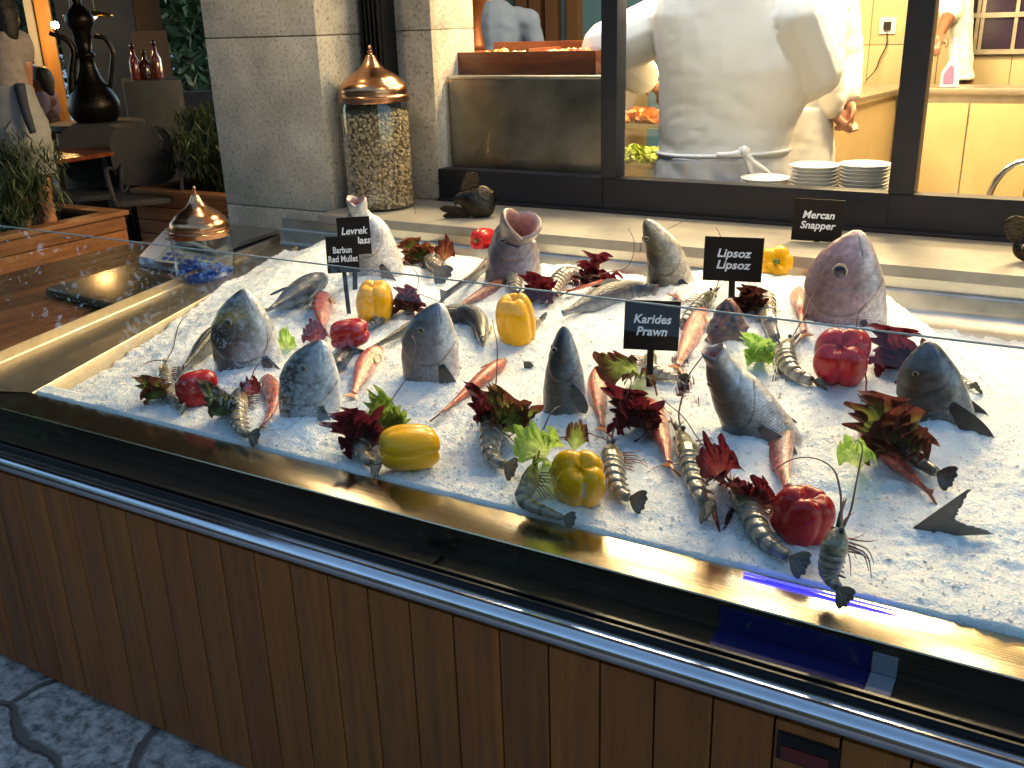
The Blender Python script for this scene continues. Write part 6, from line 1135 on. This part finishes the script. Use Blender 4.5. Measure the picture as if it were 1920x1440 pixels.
def chair(label, x, y, rz):
    t = thing('wicker_chair', (0, 0, 0), label, 'chair', 'dark wicker chairs at the dining table')
    b = MB(); b.box((-.21, -.2, .42), (.21, .22, .46), bev=.015); b.build('seat', wick, t, auto=50)
    V = []; n = 16; cs = []
    for i in range(n+1):
        a = i/n*2*math.pi; cs.append((math.copysign(abs(math.cos(a))**.5, math.cos(a))*.21, .70+math.copysign(abs(math.sin(a))**.5, math.sin(a))*.20))
    bm = bmesh.new(); fr_ = [bm.verts.new((p[0], .205+.12*(p[1]-.5), p[1])) for p in cs[:-1]]; bk = [bm.verts.new((p[0], .235+.12*(p[1]-.5), p[1])) for p in cs[:-1]]; bm.faces.new(fr_); bm.faces.new(bk[::-1])
    for i in range(n): bm.faces.new((fr_[i], bk[i], bk[(i+1) % n], fr_[(i+1) % n]))
    bmesh.ops.recalc_face_normals(bm, faces=bm.faces[:]); b = MB(); b.bm(bm); b.build('backrest', wick, t, auto=50)
    for sx in (-1, 1):
        for sy in (-1, 1): b = MB(); b.tube([(sx*.18, sy*.18, .425), (sx*.20, sy*.21, 0)], .014, 8); b.build('leg', black_pl, t, smooth=True)
        b = MB(); b.tube(crom([(sx*.2, .23, .62), (sx*.235, .05, .65), (sx*.235, -.17, .63), (sx*.21, -.19, .43)], 16), .015, 8); b.build('armrest', wick, t, smooth=True)
    t.location = (x, y, 0); t.rotation_euler = (0, 0, rz); return t
c = atD(268, 300, 7.2); ch = chair('dark wicker chair nearest the pillar planter', c[0], c[1], R(50))
c = atD(165, 300, 7.6); dup(ch, (c[0], c[1], 0), R(44), 'dark wicker chair in front of the bronze ewer')
# giant bronze coffee ewer on a stone plinth
DE = 8.2; fE = lambda px, py: atD(px, py, DE); c = fE(182, 228); k = mpp(c); zb = c[2]
t = thing('bronze_ewer', (c[0], c[1], zb), 'giant dark bronze coffee ewer with curved spout and handle', 'ewer'); dk_br = M('dark_bronze', (.022, .018, .015), .35, .85, var=.4, vs=9, bump=.3, bs=30)
pr = [(0, 0), (34, 0), (38, 4), (44, 14), (47, 26), (46, 36), (38, 52), (28, 66), (20, 80), (15, 98), (12, 112), (17, 115), (17, 121), (12, 124), (15, 142), (17, 158), (20, 164), (25, 172), (26, 182), (20, 192), (12, 200), (8, 206), (9, 212), (5, 220), (0, 224)]
V, F = lathe([(a*k, b_*k) for a, b_ in pr], c, 32); obj('body', V, F, dk_br, t)
b = MB(); b.tube(crom([fE(146, 190), fE(136, 170), fE(135, 135), fE(138, 97), fE(124, 74), fE(92, 62)], 30), np.linspace(9*k, 4*k, 30), 10); b.build('spout', dk_br, t, smooth=True)
b = MB(); b.tube(crom([fE(176, 68), fE(196, 72), (fE(211, 98)), fE(209, 135), fE(206, 168), fE(204, 188)], 30), 4.2*k, 8); b.build('handle', dk_br, t, smooth=True)
b = MB(); V, F = lathe([(0, 0), (.35, 0), (.35, .04), (.30, .06), (.30, zb-.06), (.34, zb-.04), (.34, zb-.001), (0, zb-.001)], (c[0], c[1], 0), 32); b.add(V, F); tag(b.build('round_plinth', M('dark_stone', (.05, .05, .05), .7, var=.3, vs=8), smooth=False, auto=40), 'round dark plinth under the bronze ewer', 'plinth')
# back wall of the terrace with bar
DB = 10.5; pb0 = atD(205, 100, DB); hb = nrm([pb0[0], pb0[1], 0]); fB = lambda px, py, o=0: CC+ray(px, py)*(((pb0-CC)@hb+o)/(ray(px, py)@hb)); rb = np.array([-hb[1], hb[0], 0]); rb = rb if rb@CR > 0 else -rb
def slab(name, pa, pb, z0, z1, th, mat, parent=None, o=0):
    a, c = fB(*pa, o)[:2], fB(*pb, o)[:2]; h = hb[:2]*th; b = MB(); b.prism(ccw([a, c, c+h, a+h]), z0, z1, bev=.003); return b.build(name, mat, parent, auto=40)
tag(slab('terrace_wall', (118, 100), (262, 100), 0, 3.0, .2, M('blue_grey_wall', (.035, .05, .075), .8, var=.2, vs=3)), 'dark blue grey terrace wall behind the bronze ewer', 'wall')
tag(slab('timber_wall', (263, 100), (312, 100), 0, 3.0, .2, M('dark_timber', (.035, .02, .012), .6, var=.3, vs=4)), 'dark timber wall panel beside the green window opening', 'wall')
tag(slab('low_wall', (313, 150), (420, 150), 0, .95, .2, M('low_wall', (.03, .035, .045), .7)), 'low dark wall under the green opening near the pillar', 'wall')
tag(slab('timber_post', (80, 100), (108, 100), 0, 3.0, .25, M('warm_timber', (.42, .20, .045), .5, var=.25, vs=3, stretch=(8, 8, .6)), None, -.5), 'orange lit timber post behind the waiter', 'post')
tag(slab('white_post', (61, 100), (79, 100), 0, 3.0, .2, M('pale_post', (.42, .44, .45), .6), None, -.45), 'pale grey window post left of the orange timber post', 'post')
p = fB(103, 47, -.8); t = thing('wall_lamp', p, 'small glowing lamp on the orange timber post', 'lamp'); V, F = lathe([(0, -.03), (.03, -.02), (.03, .02), (0, .03)], p, 14); obj('bulb', V, F, M('lamp_glow', (1, .8, .5), .4, emit=(1, .62, .25), es=25), t); b = MB(); b.tube([p, p+hb*.3], .012, 6); b.build('bracket', black_pl, t)
l = bpy.data.lights.new('lamp', 'POINT'); l.energy = 5; l.color = (1, .55, .18); l.shadow_soft_size = .05; lo = bpy.data.objects.new('lamp', l); COL.objects.link(lo); lo.location = p-hb*.12
# bar block, bottles, brass dishes
tag(slab('bar_block', (236, 190), (345, 190), 0, fB(280, 152, -1.6)[2], .9, M('bar_front', (.03, .038, .05), .5, var=.3, vs=6), None, -1.6), 'dark round ended bar counter under the red bottles', 'counter')
zbar = fB(280, 152, -1.6)[2]
for i, (px, col_, h, lb) in enumerate(((256, (.16, .02, .015), 62, 'red bottle at the left on the bar'), (276, (.05, .015, .012), 50, 'short dark bottle in the middle on the bar'), (297, (.14, .025, .015), 66, 'tall red bottle at the right on the bar'))):
    c = fB(px, 146, -1.3); k = mpp(c); t = thing('bottle', (c[0], c[1], zbar+.001), lb, 'bottle', 'bottles on the bar'); V, F = lathe([(0, 0), (9*k, 0), (9.5*k, 3*k), (9.5*k, h*.55*k), (4*k, h*.72*k), (3.4*k, h*.95*k), (0, h*.96*k)], (c[0], c[1], zbar+.001), 18); obj('glass', V, F, M('bottle_%d' % i, col_, .1, coat=1), t); V, F = lathe([(3.8*k, 0), (3.8*k, h*.14*k), (0, h*.15*k)], (c[0], c[1], zbar+h*.9*k), 14); obj('cap', V, F, black_pl, t)
b = MB(); a0, c0_ = fB(252, 100, -.9), fB(318, 100, -.9); b.prism(ccw([a0[:2], c0_[:2], c0_[:2]+hb[:2]*.04, a0[:2]+hb[:2]*.04]), zbar, fB(285, 58, -.9)[2]); tag(b.build('menu_board', M('brown_board', (.10, .06, .04), .6)), 'plain brown board behind the red bottles', 'board')
for px, py, w_, lb in ((178, 32, 34, 'wide brass dish lamp glowing above the ewer'), (133, 32, 15, 'small brass dish lamp left above the ewer')):
    c = fB(px, py, -2.0); k = mpp(c); t = thing('brass_lamp', c, lb, 'lamp', 'brass dish lamps on the terrace'); V, F = lathe([(w_*k, 0), (w_*.9*k, 5*k), (w_*.3*k, 10*k), (0, 11*k)], c, 26); obj('shade', V, F, M('brass', (.55, .32, .08), .3, 1), t); V, F = lathe([(0, -3*k), (4*k, 0), (0, 3*k)], c, 12); obj('bulb', V, F, MC['lamp_glow'], t); b = MB(); b.tube([c+np.array([0, 0, 10*k]), (c[0], c[1], 2.99)], .006, 6); b.build('cord', black_pl, t)
